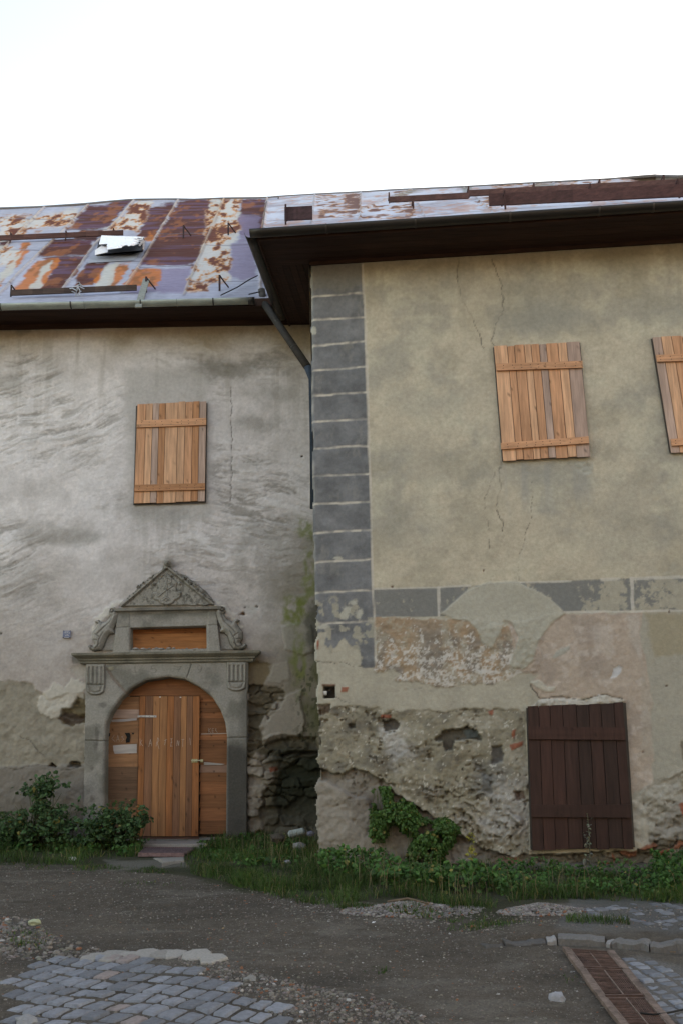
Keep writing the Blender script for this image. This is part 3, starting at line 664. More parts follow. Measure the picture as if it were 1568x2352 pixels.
    m = p.poly(r5((1270, 500), (1290, 455), (1310, 438), (1325, 450), (1305, 490)), soft=1.2, rag=3); col = mix(col, (.50, .51, .53), m); h -= .012*m
    m = p.poly(r5((955, 510), (990, 505), (1020, 525), (1055, 530), (1050, 550), (1010, 545), (980, 530)), soft=1.2, rag=3); col = mix(col, (.44, .42, .36), m*.9); h += .012*m
    m = p.poly(r5((960, 605), (1000, 580), (1090, 575), (1180, 588), (1230, 560), (1330, 580), (1330, 596), (945, 616)), soft=1.5, rag=5); col = mix(col, (.45, .43, .39), m*.9); h += .03*m*(.6+fbm(U*15, Z*15, 119, 3))
    m = p.line(r5((955, 520), (990, 575), (1080, 570), (1180, 580), (1260, 560), (1320, 580)), 1, .8, 4); col = mix(col, (.09, .085, .075), m*.8); h -= .02*m
    # painted band ------------------------------------------------------------------------
    yt = np.interp(X, [858, 1007, 1200, 1447, 1568, 1800], [1353, 1349, 1338, 1328, 1325, 1318]); yb = yt+np.interp(X, [858, 1568], [64, 76])
    inb = sst(-1, 1, Y-yt)*sst(-1, 1, yb-Y)*(X > bx)
    worn = .8*fbm(U*4, Z*5, 121, 5, .65)+.4*fbm(U*16, Z*18, 179, 4, .7)
    keepb = sst(-.12, .12, worn+np.interp(X, [860, 1000, 1010, 1180, 1200, 1330, 1420, 1450, 1568], [.45, .4, .1, -.3, .15, .1, -.12, .02, -.02]))
    wb = sst(.35, .8, fbm(U*2, Z*2, 122, 3)+.2)
    col = mix(col, (.33, .31, .255), inb*(1-gp)*.8)
    col = mix(col, (.16, .165, .165), inb*keepb*(1-gp)*.85)
    for m in (p.line([(860, 1353), (1007, 1349), (1080, 1345)], 2.2, 1, .6), p.line([(1195, 1338), (1270, 1336), (1310, 1334)], 2.0, 1, 1), p.line([(1380, 1331), (1420, 1329)], 3, 1, .8), p.line([(1447, 1329), (1568, 1325), (1800, 1318)], 3.2, 1, .8), p.line([(1006, 1349), (1007, 1412)], 3.4, 1, .8), p.line([(1450, 1329), (1452, 1402)], 4, 1, .8), p.line([(1200, 1406), (1466, 1404), (1800, 1398)], 2.2, 1, 1.2)):
        col = mix(col, (.52, .49, .44), m*(1-gp)*.75)
    # painted corner blocks -----------------------------------------------------------------
    t = np.clip((X-716)/(848-716), 0, 1)
    q_ = sst(1.5, -1.5, X-bx)*sst(598, 606, Y)
    lowq = p.poly([(690, 560), (900, 560), (900, 1420), (868, 1440), (862, 1535), (832, 1532), (826, 1500), (800, 1480), (790, 1462), (782, 1470), (760, 1500), (748, 1480), (752, 1450), (720, 1455), (740, 1430), (722, 1425), (718, 1370), (690, 1360)], 1.5, 5, 9)
    q_ = q_*lowq
    qc = np.zeros(col.shape)+(.155, .16, .168); qn = fbm(U*4, Z*5, 131, 5); qc *= (1+.28*qn+.12*fbm(U*18, Z*18, 181, 4, .7))[..., None]; qc = mix(qc, (.24, .235, .22), sst(.2, .7, fbm(U*7, Z*3, 182, 5, .7))*.45)
    qc = mix(qc, (.19, .185, .165), p.poly([(700, 600), (840, 590), (840, 650), (730, 665), (700, 700)], 6, 14, 5)*.6)
    wrn = sst(.32, .55, fbm(U*11, Z*11, 132, 4)+.55*sst(1340, 1440, Y)-.22); qc = mix(qc, (.34, .32, .26), wrn*sst(1330, 1400, Y)*.85)
    col = col*(1-q_[..., None])+qc*q_[..., None]; h += .003*q_
    for a_, b_ in JOINTS:
        yy = a_+(b_-a_)*t; jt = (1-sst(1.6, 3.2, np.abs(Y-yy+1.2*fbm(U*5, Z*5, 133, 3))))*q_*(X > 714)
        col = mix(col, (.50, .46, .40), jt*np.clip(.75+.7*fbm(U*9, Z*9, 134, 3), .25, 1)); h -= .003*jt
    jv = (1-sst(1.8, 3.6, np.abs(X-bx+1.0*fbm(U*5, Z*5, 135, 3))))*sst(600, 612, Y)*sst(1545, 1500, Y); col = mix(col, (.50, .46, .40), jv*.8*np.clip(.8+.5*fbm(U*9, Z*6, 136, 3), .2, 1))
    for cx, cy, rx, ry_ in ((797, 1398, 9, 10), (790, 1415, 12, 8), (825, 1410, 8, 14), (812, 1385, 10, 8), (741, 1440, 12, 6), (775, 1282, 12, 3), (720, 760, 5, 9)):
        m = p.ell(cx, cy, rx, ry_, .3, .7, 12); col = mix(col, (.40, .39, .34), m*.9)
    ce = sst(6, 1, X-(714+(Y-610)*.011))*np.clip(fbm(U*3, Z*6, 137, 4)+.25, 0, 1); col = mix(col, (.45, .43, .39), np.clip(ce, 0, 1)*.5)
    # rough lower render --------------------------------------------------------------------
    rough = p.poly([(690, 1640), (740, 1622), (1000, 1632), (1208, 1632), (1216, 1960), (1500, 1960), (1475, 1820), (1568, 1770), (1560, 1700), (1700, 1690), (1700, 2200), (690, 2200)], 2, 7, 5)
    rc = np.zeros(col.shape)+(.25, .225, .17)
    rn = fbm(U*4.5, Z*6, 141, 5, .6); rc = mix(rc, (.155, .14, .115), sst(0, .7, rn)*.9); rc = mix(rc, (.36, .335, .28), sst(.15, .7, -rn)*.8)
    rc = mix(rc, (.42, .42, .42), p.ell(905, 1715, 34, 40, .6, .8, 6)*.6); rc = mix(rc, (.36, .35, .35), p.ell(1165, 1850, 50, 70, .6, .8, 5)*.5)
    rc = mix(rc, (.16, .16, .155), p.ell(1125, 1790, 40, 34, .6, .8, 5)*.6)
    whs = (fbm(U*30, Z*30, 142, 3) > .74); rc = mix(rc, (.55, .53, .48), whs*.6)
    col = col*(1-rough[..., None])+rc*rough[..., None]
    lump = fbm(U*7, Z*9, 143, 5, .62); f1, f2, idv = worley(U*7+lump*.4, Z*9, 144)
    pat = sst(-.05, .4, fbm(U*2.4, Z*3, 187, 4)+.5*sst(1760, 1840, Y)*sst(900, 1000, X)); h += rough*(-.010+.020*fbm(U*3, Z*4, 188, 4)+(.006+.030*pat)*steps(lump*.6+.22*fbm(U*18, Z*22, 176, 3, .7), 4, .25)+.005*fbm(U*30, Z*30, 145, 3)); col *= (1+.16*rough*fbm(U*22, Z*22, 177, 4, .75))[..., None]; pit = (fbm(U*15, Z*19, 178, 3) > .62)*rough*sst(.1, .5, pat); h -= .03*pit; col = mix(col, (.10, .09, .07), pit*.4); ridge_ = 1-sst(.0, .05, np.abs(fbm(U*3.3, Z*6.5, 189, 5, .6))); ck = ridge_*rough*sst(-.1, .3, fbm(U*2, Z*2, 190, 3)); h -= .02*ck; col = mix(col, (.13, .115, .095), ck*.5)
    lr = p.poly([(1475, 1810), (1568, 1760), (1568, 1900), (1480, 1945), (1452, 1930), (1450, 1860)], 4, 8, 6); col = mix(col, (.36, .34, .30), lr*.75); h += lr*.02*fbm(U*12, Z*12, 146, 4)
    lr2 = p.poly([(1495, 1900), (1550, 1840), (1568, 1845), (1700, 1840), (1700, 1940), (1480, 1960)], 3, 8, 6); col = mix(col, (.22, .20, .175), lr2*.7)
    # slanting broken shelf: everything under it stands back
    shelf = r5((90, 868), (140, 870), (200, 880), (250, 850), (310, 880), (370, 905), (410, 955), (480, 990), (540, 1030), (600, 1075), (660, 1120), (720, 1150), (800, 1190), (880, 1212), (960, 1196), (1370, 1188), (1480, 1136), (1568, 1150), (1800, 1140))
    ys = ry(X, [(-999, shelf[0][1])]+list(shelf)); ys = ys+7*fbm(U*8, Z*2, 147, 4, .6)
    below = sst(-1.5, 2.5, Y-ys)
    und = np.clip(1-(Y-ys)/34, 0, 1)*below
    h += -below*.06-und*.035*(.4+fbm(U*4, Z*2, 197, 3))+rough*sst(26, 0, ys-Y)*(1-below)*.022*(.6+fbm(U*6, Z*4, 198, 3))
    bc = np.zeros(col.shape)+(.24, .215, .185); bn = fbm(U*4, Z*4, 148, 5); bc = mix(bc, (.15, .13, .105), sst(0, .6, bn)*.8)
    col = col*(1-below[..., None])+bc*below[..., None]; h += below*.012*fbm(U*10, Z*10, 149, 4)
    sm = below*sst(1120, 1200, X+20*fbm(U*3, Z*3, 191, 3)); ed, idv, tl = stones(U*4.2+.25*fbm(U*6, Z*6, 192, 3), Z*10+.25*fbm(U*6, Z*6, 193, 3), 194); stn = sst(.04, .12, ed+.05*fbm(U*18, Z*18, 195, 3))
    sc_ = np.stack([.10+.12*idv, .085+.10*idv, .065+.075*idv], -1); sc_ = np.where((idv > .86)[..., None], np.array((.26, .09, .05)), sc_); sc_ = sc_*stn[..., None]+np.array((.17, .15, .12))*(1-stn)[..., None]
    col = col*(1-sm[..., None])+sc_*sm[..., None]; h += sm*(.01+stn*(.02+.035*idv+.08*tl))
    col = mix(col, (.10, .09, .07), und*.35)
    # second, layered breaks parallel to the shelf on its right
    zone = p.poly(r5((440, 900), (560, 930), (700, 990), (860, 1010), (960, 1080), (965, 1250), (840, 1215), (700, 1140), (560, 1050), (470, 990)), soft=10, rag=14, sc=4)
    a = R(-30); Ur = U*math.cos(a)+Z*math.sin(a); Zr = -U*math.sin(a)+Z*math.cos(a); wv = .09*fbm(U*5, Z*5, 151, 4, .6)
    f = Zr*8.5+wv*9+1.3*fbm(U*2.2, Z*2.2, 152, 3); saw = f-np.floor(f); brk = sst(-.15, .25, fbm(U*4.2, Z*4.2, 153, 4))
    h += zone*(-.02+.055*sst(.0, .12, saw)*(1-saw*.9)*brk+.018*fbm(U*16, Z*16, 154, 4, .6))
    col = mix(col, (.12, .105, .085), zone*sst(.8, .98, saw)*brk*.5); col = mix(col, (.34, .31, .27), zone*sst(.1, .2, saw)*sst(.45, .3, saw)*brk*.5)
    # pier-like block at the lower left corner stands forward again
    pier = p.poly(r5((60, 905), (140, 905), (190, 940), (240, 965), (300, 980), (330, 1060), (380, 1300), (60, 1500)), soft=3, rag=5, sc=6)
    h += pier*.075; col = mix(col, (.27, .24, .205), pier*.75); h += pier*.006*fbm(U*14, Z*14, 155, 4)
    m = p.poly(r5((180, 930), (330, 950), (400, 1020), (330, 1180), (250, 1050)), soft=6, rag=8); col = mix(col, (.165, .145, .125), m*.6)
    # pockets with dark field stones and brick
    for pts, c, d in ((r5((358, 660), (400, 655), (435, 680), (420, 700), (370, 705)), (.075, .065, .055), .05), (r5((568, 740), (600, 710), (660, 700), (700, 690), (740, 700), (755, 740), (700, 735), (650, 745), (640, 780), (615, 785), (600, 750)), (.07, .062, .05), .07), (r5((690, 705), (745, 700), (755, 735), (700, 735)), (.075, .09, .09), -.01), (r5((800, 770), (840, 765), (848, 830), (800, 835)), (.10, .095, .09), .04), (r5((225, 680), (250, 675), (255, 695), (230, 700)), (.06, .055, .045), .05), (r5((760, 880), (800, 885), (800, 960), (765, 950)), (.14, .14, .135), .01), (r5((100, 600), (150, 600), (150, 635), (110, 640)), (.10, .07, .05), .03), (r5((890, 950), (930, 945), (935, 980), (900, 985)), (.13, .09, .07), .03)):
        m = p.poly(pts, soft=1.5, rag=3.5, sc=10); col = mix(col, c, m*.92); h -= d*m
        rim = m*(1-p.poly(pts, soft=2, rag=2, sc=10)); 
    for pts in (r5((355, 640), (398, 640), (398, 655), (355, 655)), r5((870, 762), (925, 748), (925, 765), (880, 785)), r5((785, 625), (805, 622), (803, 642), (788, 640)), r5((882, 705), (895, 700), (890, 740), (878, 725)), r5((1550, 1000), (1568, 990), (1600, 1040), (1568, 1050), (1556, 1025)), r5((1250, 1225), (1275, 1240), (1262, 1262), (1242, 1250)), r5((1285, 1200), (1300, 1225), (1290, 1235)), r5((100, 340), (106, 340), (106, 380), (100, 380)), r5((465, 1215), (485, 1215), (480, 1240), (462, 1240)), r5((200, 530), (225, 530), (220, 550), (195, 550)), r5((1250, 1245), (1330, 1262), (1300, 1275), (1250, 1262))):
        m = p.poly(pts, soft=1, rag=1.5, sc=10); col = mix(col, (.27, .085, .05), m*.9); h += .01*m
    # small square niche
    nic = p.poly(r5((126, 526), (170, 526), (170, 574), (126, 574)), soft=.8, rag=.3); h -= .14*nic; col = mix(col, (.03, .028, .028), nic*.9)
    m = p.line(r5((122, 522), (172, 522)), 2, 1, .5); col = mix(col, (.20, .09, .06), m*.8)
    for cr in ([(1050, 590), (1046, 640), (1060, 690), (1085, 735), (1105, 775), (1107, 800)], [(1130, 590), (1144, 640), (1155, 680), (1152, 715), (1138, 740), (1130, 785), (1132, 800)], [(1152, 1062), (1143, 1080), (1150, 1120), (1138, 1165), (1155, 1205), (1156, 1220)], [(1133, 1080), (1113, 1170), (1122, 1220), (1124, 1260)], [(1218, 1110), (1222, 1190)], [(1212, 1200), (1198, 1260), (1186, 1300), (1190, 1335)], r5((100, 430), (230, 440), (300, 450)), r5((160, 490), (170, 560), (200, 590), (350, 620)), r5((360, 545), (450, 540), (520, 530)), r5((300, 622), (480, 640), (700, 625), (940, 630)), r5((590, 1000), (680, 990)), r5((470, 950), (560, 935), (600, 960))):
        m = p.line(cr, .95 if cr[0][1] < 600 or cr[0] == (1152, 1062) else .5, .7, 5.5, 6)*np.clip(.75+.8*fbm(U*5, Z*5, 183, 3), .25, 1); col = mix(col, (.10, .09, .075), m*.8); h -= .010*m
    m = p.ell(1341, 1074, 22, 14, .25, .25, 9); col = mix(col, (.38, .37, .32), m*.8); h -= .02*m*fbm(U*14, Z*14, 160, 3)
    for cx, cy in ((1536, 1405+0), (1530, 1575), (1475, 1727), (1110, 1310), (900, 1348)):
        m = p.ell(cx, cy, 2.2, 2.2, .4, .1); col = mix(col, (.12, .07, .05), m); h -= .015*m
    col = mix(col, (.075, .068, .052), sst(1945, 2040, Y+(X < 850)*-25+25*fbm(U*3, Z*3, 161, 4))*.75)
    el = 714+(Y-610)*.0115+2.2*fbm(Z*3, Z*0, 162, 4)+np.where(Y > 1390, 5*fbm(Z*9, Z*0, 163, 4)+4*sst(1380, 1400, Y)*sst(1800, 1780, Y), 0)
    rnd_ = np.clip((el+5-X)/6, 0, 1); h -= .05*rnd_**2
    keep = (X > el-3)
    # fold the last columns back round the corner
    return h, col, keep
us = np.arange(-.22, float(RW.uz(1730, 1200)[0]), .0145); zs = np.arange(-.25, ZR+.02, .0145)
rw = relief('wall', RW, us, zs, right_wall, M_RENDER, RH)
# side wall of the corner house, running back to the left house
m_ = MB(); P = RW.P
sx = .03
for k in range(30):
    z0, z1 = -.2+(ZR+.2)*k/30, -.2+(ZR+.2)*(k+1)/30
    for j in range(8):
        a0, a1 = -.035-2.2*j/8, -.035-2.2*(j+1)/8
        def e(z): 
            yy = np.interp(z, [0, 2, ZR], [730, 722, 713]); return float(RW.uz(yy, 1200)[0])+.01
        zz = lambda z: z
        m_.add([P(lx(z0) if False else RW.uz(730-(z0/ZR)*17, 1200)[0]+.012, z0, a0), P(RW.uz(730-(z0/ZR)*17, 1200)[0]+.012, z0, a1), P(RW.uz(730-(z1/ZR)*17, 1200)[0]+.012, z1, a1), P(RW.uz(730-(z1/ZR)*17, 1200)[0]+.012, z1, a0)], [[0, 1, 2, 3]], (.33, .31, .26), .3)
m_.build('side_wall', M_RENDER, RH)
# niche contents
m_ = MB(); c0 = RW.px(746, 1593, -.05)
m_.tube([c0+[0, 0, -.02], c0+[0, 0, .03]], [.026, .03], (.6, .6, .58), 12); tag(m_.build('cup', M_PEB, smooth=True), 'small white cup standing in the square wall niche', 'cup')
m_ = MB()
for k in range(5):
    a = RW.px(748+random.random()*14, 1580+random.random()*12, -.06); b = RW.px(748+random.random()*14, 1580+random.random()*12, -.09)
    m_.tube([a, (a+b)/2+[0, 0, .02], b], .004, (.05, .05, .05), 5)
tag(m_.build('wire_tangle', M_IRON), 'tangle of black wire inside the square wall niche', 'wire')

# ================================================================== CARVED DOORWAY
def c4(*pts): return [(134+.3253*x, 1262+.3253*y) for x, y in pts]
def mir(pts, ax=775): return [(2*ax-x, y-8) for x, y in pts]
STC = np.array((.285, .27, .245))
def stone_col(p, seed=0):
    col = np.zeros(p.X.shape+(3,))+STC
    n = fbm(p.U*3, p.Z*3, 200+seed, 5); col = mix(col, (.155, .15, .13), sst(0, .7, n)*.8); col = mix(col, (.26, .25, .22), sst(.1, .7, -n)*.7)
    return col
def sub_grid(pts, pad=10, st=.0072, fr=LW):
    xs = [q_[0] for q_ in pts]; ys_ = [q_[1] for q_ in pts]
    u0, z1 = fr.uz(min(xs)-pad, min(ys_)-pad); u1, z0 = fr.uz(max(xs)+pad, max(ys_)+pad)
    ua, _ = fr.uz(min(xs)-pad, max(ys_)+pad); ub, _ = fr.uz(max(xs)+pad, min(ys_)-pad)
    return np.arange(min(u0, ua), max(u1, ub), st), np.arange(float(z0), float(z1), st)
portal = root('portal', ORG['plastered_house'])
portal.parent = LH; portal.location = (0, 0, 0); ORG[portal.name] = ORG[LH.name]
portal['label'] = 'carved grey stone doorway with gable, dolphins and arch'
def surround(p):
    X, Y, U, Z = p.X, p.Y, p.U, p.Z
    out = [(190, 1930), (194, 1870), (200, 1518), (570, 1514), (569, 1700), (568, 1930)]
    so_ = sdpoly(X, Y, out); sa = -sdpoly(X, Y, ARCH); d = np.minimum(so_, sa)
    col = stone_col(p); h = .055+.003*fbm(U*8, Z*8, 211, 4)
    h = np.where(so_ < 0, -.05, h); h = h-.22*sst(0, -3.5, sa)
    bev = sst(5, 0, sa)*.014; h = h-bev
    # fluted consoles
    for (x0, x1, y0, y1, yb) in ((208, 337, 812, 955, 1028), (1198, 1330, 800, 935, 1000)):
        outl = c4((x0, y0), (x1, y0), (x1, y1), (x1-6, (y1+yb)/2+14), ((x0+x1)/2+30, yb-3), ((x0+x1)/2, yb), ((x0+x1)/2-30, yb-3), (x0+6, (y1+yb)/2+14), (x0, y1))
        s_ = sdpoly(X, Y, outl); h += .03*sst(-1, 1.5, s_)
        for k in range(4):
            xx = x0+20+(x1-x0-40)*k/3
            g = 1-sst(1.6, 3.2, dline(X, Y, c4((xx, y0+26), (xx, y1-12)))); h -= .016*g*(k < 9)
            col = mix(col, (.11, .105, .085), g*.35)
        g = 1-sst(1.0, 2.4, dline(X, Y, c4((x0+8, y1), (x1-8, y1)))); h -= .014*g; col = mix(col, (.09, .085, .07), g*.5)
        g = 1-sst(1.2, 2.4, np.abs(sdpoly(X, Y, c4((x0+18, y1+5), (x1-18, y1+5), ((x0+x1)/2+34, yb-25), ((x0+x1)/2, yb-16), ((x0+x1)/2-34, yb-25))))); h -= .012*g; col = mix(col, (.12, .11, .09), g*.3)
        rim = sst(-3, -1, s_)*sst(1, 0, s_); col = mix(col, (.10, .095, .08), rim*.5)
    # joints and breaks
    for pl_, wd in ((c4((180, 1350), (338, 1350)), 1.3), (c4((1190, 1330), (1350, 1326)), 1.3), (c4((945, 815), (930, 860), (913, 905)), 1.0)):
        m = p.line(pl_, wd, .8, .8); h -= .012*m; col = mix(col, (.08, .075, .06), m*.7)
    m = p.line(c4((355, 850), (385, 895), (430, 950), (480, 1008)), 3.2, 1.5, 2); h -= .012*m; col = mix(col, (.17, .12, .095), m*.6)
    m = p.ell(*c4((380, 845))[0], 8, 5, .3, .4); col = mix(col, (.26, .24, .18), m*.8); h += .008*m
    # cut date  1 5 . 7 9
    st_ = [[(548, 828), (550, 870)], [(536, 870), (562, 870)],
           [(702, 824), (668, 826), (662, 846), (690, 842), (700, 856), (690, 872), (668, 874)],
           [(752, 852), (754, 856)], [(822, 826), (846, 834), (874, 830)], [(874, 830), (858, 852), (850, 872)], [(842, 850), (870, 852)],
           [(1018, 834), (1004, 822), (988, 832), (992, 850), (1010, 852), (1020, 838)], [(1020, 838), (1012, 862), (990, 876)]]
    for s_ in st_:
        g = 1-sst(.5, 1.4, dline(X, Y, c4(*s_))); h -= .003*g; col = mix(col, (.14, .13, .11), g*.5)
    # soot and damp on the right jamb
    m = sst(516, 526, X)*sst(1670, 1740, Y+20*fbm(U*3, Z*3, 213, 4)); col = mix(col, (.045, .042, .038), m*.88); so2 = 1-m
    m = sst(545, 565, X+6*fbm(U*3, Z*3, 215, 4))*sst(1560, 1600, Y); col = mix(col, (.10, .095, .085), m*.7*so2)
    for cx, cy, rx, ry_ in ((225, 1690, 4, 22), (222, 1712, 5, 10), (214, 1765, 4, 6), (470, 1595, 12, 12), (238, 1620, 8, 6), (215, 1835, 8, 8)):
        m = p.ell(cx, cy, rx, ry_, .5, .6); col = mix(col, (.10, .09, .08), m*.6)
    col = mix(col, (.12, .11, .095), sst(1800, 1900, Y)*.5*so2)
    return h, col, (so_ > -2) & (sa > -6)
us, zs = sub_grid([(190, 1510), (572, 1930)], 8, .0078)
relief('surround', LW, us, zs, surround, M_STONE, portal)
def moulding(name, L0, R0_, z0, z1, prof, colr, par, tipn=.0):
    """horizontal cornice: prof = [(height fraction, projection)], with returned ends"""
    mb_ = MB(); V = []; k = len(prof); seg = 40
    for (t, pr) in prof:
        for i in range(seg+1):
            f = i/seg; uu = L0-pr+(R0_-L0+2*pr)*f
            zz = z0[0]+(z0[1]-z0[0])*f; zz2 = z1[0]+(z1[1]-z1[0])*f
            jit = .004*fbm(np.array([uu*6]), np.array([t*3.]), 71, 3)[0]
            V.append(LW.P(uu, zz+(zz2-zz)*t, pr+jit))
    F = [[r_*(seg+1)+i, r_*(seg+1)+i+1, (r_+1)*(seg+1)+i+1, (r_+1)*(seg+1)+i] for r_ in range(k-1) for i in range(seg)]
    base = len(V)
    for (t, pr) in prof:
        V.append(LW.P(L0-pr, z0[0]+(z1[0]-z0[0])*t, -.02)); V.append(LW.P(R0_+pr, z0[1]+(z1[1]-z0[1])*t, -.02))
    for r_ in range(k-1):
        F.append([base+2*r_, r_*(seg+1), (r_+1)*(seg+1), base+2*r_+2]); F.append([r_*(seg+1)+seg, base+2*r_+1, base+2*r_+3, (r_+1)*(seg+1)+seg])
    # top and bottom closing strips
    F.append([base, base+1]+[i for i in range(seg, -1, -1)]); F.append([base+2*k-1, base+2*k-2]+[(k-1)*(seg+1)+i for i in range(seg+1)])
    V = np.array([np.asarray(v) for v in V]); n_ = fbm(V[:, 0]*7, V[:, 2]*7+V[:, 1]*9, 72, 4)
    C = np.array(colr)*(1+.3*n_)[:, None]
    mb_.add(V, F, C, .2); return mb_.build(name, M_STONE, par)
def zz(px, py, n=0): return float(LW.uz(px, py, n)[1])
def uu(px, py, n=0): return float(LW.uz(px, py, n)[0])
moulding('cornice', uu(198, 1524, .06), uu(569, 1519, .06), (zz(198, 1526, .06), zz(569, 1521, .06)), (zz(183, 1500, .16), zz(585, 1494, .16)),
         [(0, .06), (.12, .085), (.28, .085), (.34, .11), (.5, .115), (.56, .135), (.72, .17), (.8, .185), (1.0, .19), (1.03, .06)], (.19, .18, .15), portal)
moulding('transom_cornice', uu(285, 1412, .05), uu(489, 1407, .05), (zz(285, 1412, .07), zz(489, 1407, .07)), (zz(276, 1397, .1), zz(497, 1393, .1)),
         [(0, .07), (.35, .09), (.45, .11), (.55, .13), (1.0, .135), (1.08, .05)], (.19, .18, .16), portal)
def transom(p):
    X, Y, U, Z = p.X, p.Y, p.U, p.Z
    s_ = sdpoly(X, Y, [(275, 1400), (497, 1396), (509, 1500), (261, 1504)]); a_ = -sdpoly(X, Y, TRANSOM)
    h = np.where(s_ < 0, -.04, .07)-.2*sst(0, -3, a_); col = stone_col(p, 5)
    sides = np.maximum(sst(302, 298, X), sst(478, 482, X)); h += .012*sides
    m = p.line([(270, 1443), (300, 1441)], 1, .8, .3); h -= .008*m; col = mix(col, (.09, .085, .07), m*.6)
    m = p.line([(480, 1437), (506, 1436)], 1, .8, .3); h -= .008*m; col = mix(col, (.09, .085, .07), m*.6)
    col = mix(col, (.10, .1, .085), sst(1422, 1412, Y)*.5)
    return h, col, (s_ > -2) & (a_ > -5)
us, zs = sub_grid([(261, 1396), (509, 1503)], 8); relief('transom_frame', LW, us, zs, transom, M_STONE, portal)
APX = c4((773, 128))[0]; BL = c4((452, 402))[0]; BR = c4((1098, 388))[0]
SH = [(770, 168), (745, 195), (700, 240), (708, 275), (700, 300), (672, 305), (665, 340), (690, 362), (712, 366), (725, 385), (770, 400), (815, 385), (830, 362), (855, 355), (877, 325), (868, 295), (845, 300), (838, 270), (848, 238), (800, 195)]
def pediment(p):
    X, Y, U, Z = p.X, p.Y, p.U, p.Z
    tri = [BL, APX, BR]; s_ = sdpoly(X, Y, tri); col = stone_col(p, 9)
    # leafy crest outside the raking bars
    crest = [(450, 395), (500, 340), (520, 318), (565, 275), (575, 250), (610, 235), (650, 195), (690, 172), (735, 148), (745, 120), (800, 120), (812, 148), (850, 170), (900, 190), (925, 215), (960, 230), (985, 262), (1030, 290), (1065, 330), (1098, 372), (1098, 392)]
    cs = sdpoly(X, Y, c4(*(crest+[(773, 128)]))) if False else sdpoly(X, Y, c4(*crest)); cs = cs+1.8*fbm(U*17, Z*17, 221, 3)
    h = np.full(X.shape, -.04)
    lf = .045+.022*fbm(U*22, Z*22, 222, 3, .7)
    h = np.where(cs > 0, lf, h); col = mix(col, (.10, .095, .08), (cs > 0)*sst(0, .5, -fbm(U*22, Z*22, 222, 3, .7))*.7)
    h = np.where(s_ > 0, .045, h)
    for a_, b_ in ((BL, APX), (APX, BR)):
        d = dline(X, Y, [a_, b_]); bar = 1-sst(1.8, 3.2, np.abs(d)); h = np.maximum(h, bar*.085)
        d2 = sst(3, 4, d)*sst(6.5, 5, d)*(s_ > 0); col = mix(col, (.09, .085, .07), d2*.6)
    for k, (cx, cy) in enumerate(((560, 262), (590, 260), (640, 225), (680, 190), (540, 318), (500, 352), (515, 335), (610, 238), (940, 238), (975, 255), (900, 205), (855, 185), (1010, 300), (1040, 325), (1070, 352), (925, 225), (960, 262))):
        x_, y_ = c4((cx, cy))[0]; r_ = np.hypot(X-x_, Y-y_); h = np.maximum(h, np.where(r_ < 5, .085*np.sqrt(np.clip(1-(r_/5)**2, 0, 1)), -1)); g = (1-sst(.6, 1.8, r_)); h -= .03*g; col = mix(col, (.06, .055, .045), g*.7)
    # shield
    s2 = sdpoly(X, Y, c4(*SH)); h = np.where(s2 > 0, .045+.022*sst(0, 2.5, s2), h); rim = sst(-1.6, -.2, s2)*sst(.8, 0, s2); col = mix(col, (.09, .085, .07), rim*.7*(s_ > 0))
    for cx, cy in ((740, 188), (805, 188), (682, 248), (862, 245), (680, 320), (866, 312)):
        x_, y_ = c4((cx, cy))[0]; r_ = np.hypot(X-x_, Y-y_); h = np.maximum(h, np.where((r_ < 4) & (s_ > 2), .08*np.sqrt(np.clip(1-(r_/4.6)**2, 0, 1)), -1)); g = 1-sst(.4, 1.5, r_); h -= .02*g; col = mix(col, (.07, .065, .05), g*.7)
    for s3 in ([(770, 205), (772, 335)], [(776, 205), (800, 210), (802, 235), (778, 245)], [(715, 335), (755, 300), (800, 270), (822, 258)], [(748, 362), (768, 340), (790, 362)], [(752, 350), (768, 366), (786, 350)]):
        d = dline(X, Y, c4(*s3)); g = 1-sst(.7, 1.8, d); h += .010*g*(s2 > 0); g2 = sst(1.2, 1.9, d)*sst(3, 2.2, d)*(s2 > 0); col = mix(col, (.10, .095, .08), g2*.6)
    for s3 in ([(600, 370), (615, 320), (640, 368)], [(605, 352), (634, 352)], [(905, 365), (905, 315), (930, 318), (930, 338), (908, 342), (945, 368)], [(650, 322), (655, 345)]):
        d = dline(X, Y, c4(*s3)); g = 1-sst(.5, 1.5, d); h += .007*g*(s_ > 2); g2 = sst(1, 1.7, d)*sst(2.6, 2, d)*(s_ > 2); col = mix(col, (.12, .11, .09), g2*.5)
    # finial
    x_, y_ = c4((775, 106))[0]; r_ = np.hypot(X-x_, (Y-y_)*.95); h = np.where(r_ < 8, np.maximum(h, .02+.10*np.sqrt(np.clip(1-(r_/8.5)**2, 0, 1))), h)
    col = mix(col, (.08, .075, .06), (sst(9, 5, r_)*.5+sst(2.5, 1, np.hypot(X-x_-2, Y-y_-1))*.4)*np.ones(X.shape))
    return h, col, (s_ > -3) | (cs > -2.5) | (r_ < 10)
us, zs = sub_grid([BL, BR, (385, 1288)], 8, .0068); relief('pediment', LW, us, zs, pediment, M_STONE, portal)
DOL = [(372, 418), (400, 408), (430, 425), (438, 462), (422, 515), (396, 568), (408, 596), (372, 600), (350, 625), (330, 680), (308, 712), (262, 722), (226, 708), (216, 684), (232, 672), (250, 684), (262, 668), (246, 640), (246, 592), (268, 560), (284, 530), (262, 512), (290, 498), (318, 522), (352, 505), (378, 470), (364, 445)]
